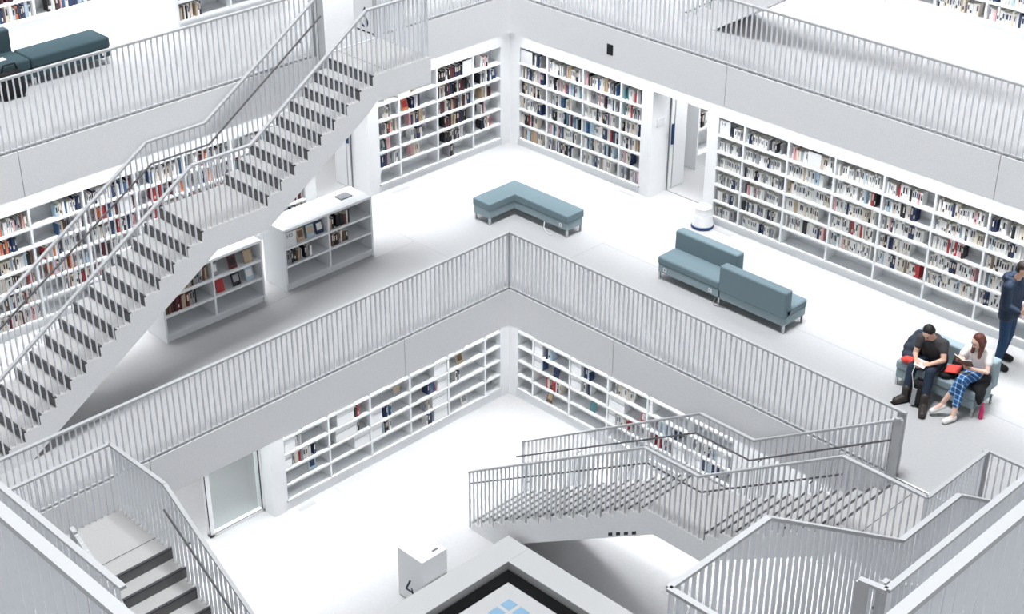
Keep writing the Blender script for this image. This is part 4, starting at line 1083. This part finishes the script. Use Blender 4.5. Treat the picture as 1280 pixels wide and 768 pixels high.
b = MB(); f, u, s, R_ = fr_
ell(b, Vector(HC) - f * 0.026 + u * 0.036, (0.084, 0.09, 0.086), R_); ell(b, Vector(HC) - f * 0.05 - u * 0.02, (0.083, 0.06, 0.09), R_)
for e in (-1, 1):
    limb(b, [(Vector(HC) + s * e * 0.066 - f * 0.01 + u * 0.03, 0.038), (Vector(HC) + s * e * 0.082 - f * 0.02 - Vector((0, 0, 0.09)), 0.036), (Vector(HC) + s * e * 0.085 + f * 0.015 - Vector((0, 0, 0.21)), 0.026)])
limb(b, [(Vector(HC) - f * 0.07, 0.05), (Vector(HC) - f * 0.09 - Vector((0, 0, 0.13)), 0.05), (Vector(HC) - f * 0.075 - Vector((0, 0, 0.24)), 0.03)])
blob(b, 'hair', M['hairauburn'], wom, 0.008, 3)
b = MB()
limb(b, [((7.24, 2.31, 0.56), 0.135), ((7.25, 2.29, 0.72), 0.125), ((7.27, 2.26, 0.90), 0.125)])
for k in (-0.07, 0.07): limb(b, [((7.24 + k, 2.30, 0.58), 0.10), ((7.27 + k * 1.1, 2.26, 0.92), 0.095)])
for sh, el in ((SHL, ELL), (SHR, ELR)):
    cap(b, (7.275, 2.25, 0.955), 0.07, sh, 0.064); m_ = Vector(sh).lerp(Vector(el), 0.5); cap(b, sh, 0.062, m_, 0.058)
blob(b, 'tshirt', M['whiteshirt'], wom, 0.011)
b = MB()
cap(b, (7.18, 2.29, 0.54), 0.11, (7.31, 2.29, 0.54), 0.11)
limb(b, [((7.18, 2.28, 0.535), 0.10), ((7.28, 1.86, 0.555), 0.072), ((7.29, 1.785, 0.27), 0.058)])
limb(b, [((7.31, 2.28, 0.56), 0.10), ((7.29, 1.83, 0.675), 0.072), ((7.20, 1.79, 0.44), 0.058)])
blob(b, 'trousers', M['tartan'], wom, 0.010)
for A, B_ in (((7.295, 1.745, 0.05), (7.25, 1.60, 0.035)), ((7.105, 1.755, 0.165), (7.0, 1.655, 0.075))):
    b = MB(); A, B_ = Vector(A), Vector(B_)
    cap(b, A + Vector((0, 0.012, 0.004)), 0.049, B_ + Vector((0, 0, 0.006)), 0.042); cap(b, A + Vector((0, 0.01, 0.03)), 0.046, A, 0.048)
    blob(b, 'shoe', M['shoewhite'], wom, 0.008)
# the open book she reads
t = thing('open_book', (7.235, 1.92, 0.88), 'open brown-covered book in the hands of the woman in white', 'book')
for e in (-1, 1):
    ax = Vector((0.5 * e, -0.12 * 0, 0.16)).normalized() * 0.075; ay = Vector((0.1, -0.5, 0.62)).normalized() * 0.1
    c = Vector((7.235, 1.90, 0.885)) + ax
    az = ax.cross(ay).normalized()
    if az.y < 0: az = -az
    MB().obox(c, ax, ay, az * 0.004).build('cover', BM['brown'], t)
    MB().obox(c + az * 0.009, ax * 0.95, ay * 0.96, az * 0.005).build('pages', M['paper'], t)
b = MB().obox((7.26, 1.93, 0.705), (0.07, 0.0, 0.012), (0, 0.035, 0.01), (0, 0, 0.005))
o = tag(b.build('phone', BM['tan'], bevel=0.003), "tan phone lying on the woman's tartan lap", 'phone')

# --- man standing at the bookcase
st = thing('person', (7.0, 3.68, 0), 'person in a navy hooded jacket and jeans, standing at the long bookcase', 'person')
HC = (7.04, 3.68, 1.655)
b = MB()
fr_ = head(b, HC, (0.92, 0.15, -0.35), (0.2, 0, 1))
cap(b, (6.97, 3.68, 1.47), 0.056, (7.01, 3.68, 1.57), 0.052)
limb(b, [((6.95, 3.68, 0.93), 0.13), ((6.95, 3.68, 1.12), 0.12), ((6.94, 3.68, 1.36), 0.13)])
arms = (((6.95, 3.48, 1.39), (6.99, 3.44, 1.11), (7.19, 3.50, 1.05)), ((6.95, 3.88, 1.39), (7.0, 3.93, 1.11), (7.21, 3.83, 1.12)))
for sh, el, wr in arms:
    cap(b, (6.94, 3.68, 1.40), 0.07, sh, 0.06); limb(b, [(sh, 0.053), (el, 0.042)]); limb(b, [(el, 0.042), (wr, 0.028)])
hand(b, arms[0][2], (1, 0.15, 0.1), (0, 0.6, 0.3), (0, 0, 1), 0.7); hand(b, arms[1][2], (1, -0.15, 0.1), (0, -0.6, 0.3), (0, 0, 1), 0.7)
limb(b, [((6.95, 3.60, 0.90), 0.09), ((6.99, 3.57, 0.49), 0.06), ((6.99, 3.50, 0.11), 0.042)])
limb(b, [((6.95, 3.76, 0.90), 0.09), ((6.96, 3.78, 0.49), 0.06), ((6.89, 3.80, 0.11), 0.042)])
limb(b, [((6.99, 3.50, 0.08), 0.04), ((7.11, 3.50, 0.045), 0.035)]); limb(b, [((6.89, 3.80, 0.08), 0.04), ((7.01, 3.82, 0.045), 0.035)])
blob(b, 'body', M['skin'], st, 0.007, 3)
face_parts(HC, fr_, st)
b = MB(); f, u, s, R_ = fr_
ell(b, Vector(HC) - f * 0.03 + u * 0.036, (0.085, 0.09, 0.085), R_); ell(b, Vector(HC) - f * 0.05 - u * 0.015, (0.08, 0.06, 0.07), R_)
blob(b, 'hair', M['hairdark'], st, 0.008, 2)
b = MB()
limb(b, [((6.95, 3.68, 0.90), 0.15), ((6.945, 3.68, 1.12), 0.15), ((6.94, 3.68, 1.34), 0.15)])
for k in (-0.1, 0.1): limb(b, [((6.95, 3.68 + k, 0.88), 0.12), ((6.94, 3.68 + k, 1.36), 0.12)])
for sh, el, wr in arms:
    cap(b, (6.94, 3.68, 1.40), 0.09, sh, 0.085); limb(b, [(sh, 0.083), (el, 0.072), (Vector(el).lerp(Vector(wr), 0.9), 0.052)])
ell(b, (6.85, 3.68, 1.45), (0.10, 0.14, 0.075)); limb(b, [((6.86, 3.57, 1.48), 0.05), ((6.99, 3.58, 1.46), 0.04)]); limb(b, [((6.86, 3.79, 1.48), 0.05), ((6.99, 3.78, 1.46), 0.04)])
blob(b, 'jacket', M['jacket'], st, 0.011)
b = MB()
cap(b, (6.95, 3.61, 0.9), 0.11, (6.95, 3.75, 0.9), 0.11)
limb(b, [((6.95, 3.60, 0.89), 0.105), ((6.99, 3.57, 0.49), 0.075), ((6.985, 3.505, 0.13), 0.062)])
limb(b, [((6.95, 3.76, 0.89), 0.105), ((6.96, 3.78, 0.49), 0.075), ((6.885, 3.80, 0.13), 0.062)])
blob(b, 'jeans', M['jeans2'], st, 0.011)
for A, B_ in (((6.98, 3.50, 0.05), (7.13, 3.50, 0.04)), ((6.88, 3.80, 0.05), (7.03, 3.825, 0.04))):
    b = MB(); A, B_ = Vector(A), Vector(B_)
    cap(b, A + Vector((0, 0, 0.07)), 0.058, A + Vector((0, 0, 0.02)), 0.058); cap(b, A + Vector((0, 0, 0.02)), 0.06, B_ + Vector((0, 0, 0.006)), 0.05)
    blob(b, 'shoe', M['blackcloth'], st, 0.008)
b = MB().obox((7.30, 3.67, 1.13), (0.09, 0, 0.02), (0, 0.12, 0), (-0.004, 0, 0.014))
o = tag(b.build('held_book', BM['white'], bevel=0.003), 'white book held by the standing man in the navy jacket', 'book')

# --- things lying around the readers
def cloth(name, parts, m, label, cat, voxel=0.014):
    b = MB()
    for c, r in parts:
        ell(b, c, r, Matrix.Rotation(RND.uniform(-0.4, 0.4), 3, 'Z') @ Matrix.Rotation(RND.uniform(-0.3, 0.3), 3, 'X'))
    o = blob(b, name, m, None, voxel, 12)
    return tag(o, label, cat)
cloth('jacket', [((6.24, 2.30, 0.54), (0.15, 0.20, 0.12)), ((6.21, 2.42, 0.66), (0.10, 0.11, 0.13)), ((6.27, 2.15, 0.50), (0.15, 0.14, 0.075)), ((6.30, 2.30, 0.60), (0.12, 0.18, 0.11)), ((6.20, 2.34, 0.62), (0.1, 0.14, 0.12))],
      M['denimdark'], 'dark grey-blue jacket heaped on the sofa end beside the man', 'jacket')
cloth('scarf', [((6.32, 2.02, 0.50), (0.10, 0.06, 0.05)), ((6.26, 2.00, 0.475), (0.06, 0.05, 0.04)), ((6.37, 2.01, 0.475), (0.06, 0.05, 0.04))],
      M['coral'], 'coral red scarf showing under the dark jacket on the sofa', 'scarf', 0.01)
cloth('coat', [((6.93, 2.20, 0.48), (0.13, 0.17, 0.055)), ((6.95, 2.36, 0.56), (0.11, 0.09, 0.13)), ((6.90, 2.06, 0.475), (0.10, 0.08, 0.05))],
      M['blackcloth'], 'black coat on the sofa between the man and the woman', 'coat')
b = MB().obox((6.985, 2.12, 0.585), (0.10, 0.02, 0.02), (-0.01, 0.065, 0.03), (0, 0, 0.012))
tag(b.build('folder', M['coral'], bevel=0.006), 'coral red folder lying on the black coat between the readers', 'folder')
cloth('coat', [((7.43, 2.16, 0.50), (0.10, 0.17, 0.08)), ((7.46, 2.12, 0.40), (0.075, 0.15, 0.14)), ((7.40, 2.30, 0.54), (0.1, 0.1, 0.1)), ((7.49, 2.10, 0.30), (0.045, 0.11, 0.08))],
      M['blackcloth'], "black coat hanging over the sofa end at the woman's side", 'coat')
t = thing('backpack', (6.69, 1.74, 0), "black backpack with a grey front panel standing between the man's feet", 'bag')
b = MB(); limb(b, [((6.69, 1.75, 0.09), 0.085), ((6.69, 1.77, 0.30), 0.075)]); limb(b, [((6.63, 1.76, 0.085), 0.08), ((6.64, 1.78, 0.28), 0.07)]); limb(b, [((6.74, 1.74, 0.085), 0.08), ((6.73, 1.76, 0.28), 0.07)])
ell(b, (6.69, 1.77, 0.36), (0.11, 0.08, 0.06))
blob(b, 'bag_body', M['blackcloth'], t, 0.01)
b = MB(); b.obox((6.67, 1.668, 0.17), (0.035, 0.004, 0), (-0.002, 0.012, 0.13), (0, 0.012, 0)); b.build('front_panel', BM['grey'], t, bevel=0.006)
b = MB(); b.tube([(6.63, 1.80, 0.38), (6.65, 1.76, 0.45), (6.72, 1.76, 0.45), (6.74, 1.80, 0.38)], 0.012, 8); b.build('handle', M['blackcloth'], t, smooth=True)
t = thing('water_bottle', (7.545, 2.09, 0), 'magenta water bottle standing on the floor by the sofa leg', 'bottle')
c = (7.545, 2.09, 0)
MB().lathe(c, [(0.030, 0), (0.034, 0.006), (0.034, 0.16), (0.030, 0.185), (0.018, 0.205)], 24).build('bottle_body', M['pinkbottle'], t, smooth=False)
MB().lathe(c, [(0.021, 0.203), (0.021, 0.235), (0.012, 0.24), (0.012, 0.262)], 20).build('cap', M['pinkbottle'], t)
# black bag by the dark bench on the upper gallery
t = thing('shoulder_bag', (-4.12, -6.05, H), 'black bag standing on the floor against the dark teal bench', 'bag')
b = MB(); limb(b, [((-4.13, -5.98, H + 0.1), 0.1), ((-4.14, -5.98, H + 0.34), 0.085)]); limb(b, [((-4.13, -6.2, H + 0.1), 0.1), ((-4.14, -6.2, H + 0.34), 0.085)]); ell(b, (-4.14, -6.1, H + 0.22), (0.12, 0.2, 0.2))
blob(b, 'bag_body', M['blackcloth'], t, 0.014)
b = MB(); b.tube([(-4.14, -6.22, H + 0.40), (-4.12, -6.18, H + 0.52), (-4.12, -6.0, H + 0.52), (-4.14, -5.96, H + 0.40)], 0.014, 8); b.build('handle', M['blackcloth'], t, smooth=True)

# ------------------------------------------------------------------ put the books on the shelves
bpy.context.view_layer.update()
dg = bpy.context.evaluated_depsgraph_get()
def seen(p):
    d = Vector(p) - CAM_P; L = d.length
    hit, loc, *_ = S.ray_cast(dg, CAM_P, d / L, distance=L - 0.03)
    return not hit
scored = []
for b in BOOKS:
    o, ax, ay = book_frame(b); t, h, dd = b[4], b[5], b[6]
    c = o + ax * t / 2 + Vector((0, 0, h * 0.6))
    q = px(c)
    if q is None or not (-60 < q[0] < 1340 and -60 < q[1] < 828): continue
    onf = 0 < q[0] < 1280 and 0 < q[1] < 768
    vis = sum(seen(o + ax * (t * fx) - ay * 0.012 + Vector((0, 0, h * fz))) for fx, fz in ((0.5, 0.3), (0.5, 0.6), (0.5, 0.9), (0.1, 0.75), (0.9, 0.45))) / 5 if onf else 0
    scored.append((t * h * (FPX / q[2]) ** 2 * vis, b))
scored.sort(key=lambda x: -x[0])
single = scored[:300]; rest = scored[300:]
USED = {}
for sc_, b in single:
    side, P, z, s, t, h, dd, base, c, words, lean, i = b
    o, ax, ay = book_frame(b)
    ti = 0 if t < 0.036 else 1 if t < 0.046 else 2
    me = book_mesh(c, ti, RND.choice([0, 1, 1, 2]))
    ob = bpy.data.objects.new('book', me); COL.objects.link(ob)
    R_ = Matrix((ax, ay, Vector((0, 0, 1)))).transposed()
    if R_.determinant() < 0:   # keep a right-handed frame: mirror along the row
        ax2 = -ax; o = o + ax * t; R_ = Matrix((ax2, ay, Vector((0, 0, 1)))).transposed()
    ob.location = o; ob.rotation_euler = R_.to_euler()
    ob.scale = (t / (0.03, 0.04, 0.055)[ti], dd / 0.155, h / 0.24)
    fromside = 'right' if side == 'L' else 'left'
    w = words.replace(' bay,', ' bay from right,') if side == 'L' else words
    lab = f'{c} book, {ORD[min(i, 30)]} from {fromside}, {w}'
    tag(ob, lab, 'book', 'books on the shelves')
if rest:
    cols = sorted(BM); mb = MB()
    for sc_, b in rest:
        o, ax, ay = book_frame(b); t, h, dd = b[4], b[5], b[6]
        k = cols.index(b[8]); up = Vector((0, 0, 1))
        mb.obox(o + ax * t / 2 + ay * dd / 2 + up * h / 2, ax * (t / 2 - 0.0012), ay * dd / 2, up * h / 2, k)
        mb.m[-5] = len(cols)
        if b[8] in ('white', 'cream', 'grey', 'black', 'navy') and (hash((round(b[3], 3), round(b[2], 2))) % 5) < 3:
            kk = cols.index('navy' if b[8] == 'white' else 'black' if b[8] in ('cream', 'grey') else 'cream')
            mb.obox(o + ax * t / 2 - ay * 0.0006 + up * h * 0.64, ax * t * 0.26, ay * 0.0004, up * h * 0.2, kk)
    o = mb.build('books', [BM[k] for k in cols] + [M['pages']])
    o['kind'] = 'stuff'; o['label'] = 'the smaller and more distant books filling the shelves'; o['category'] = 'books'
print('books', len(single), len(rest), 'objects', len(S.objects))
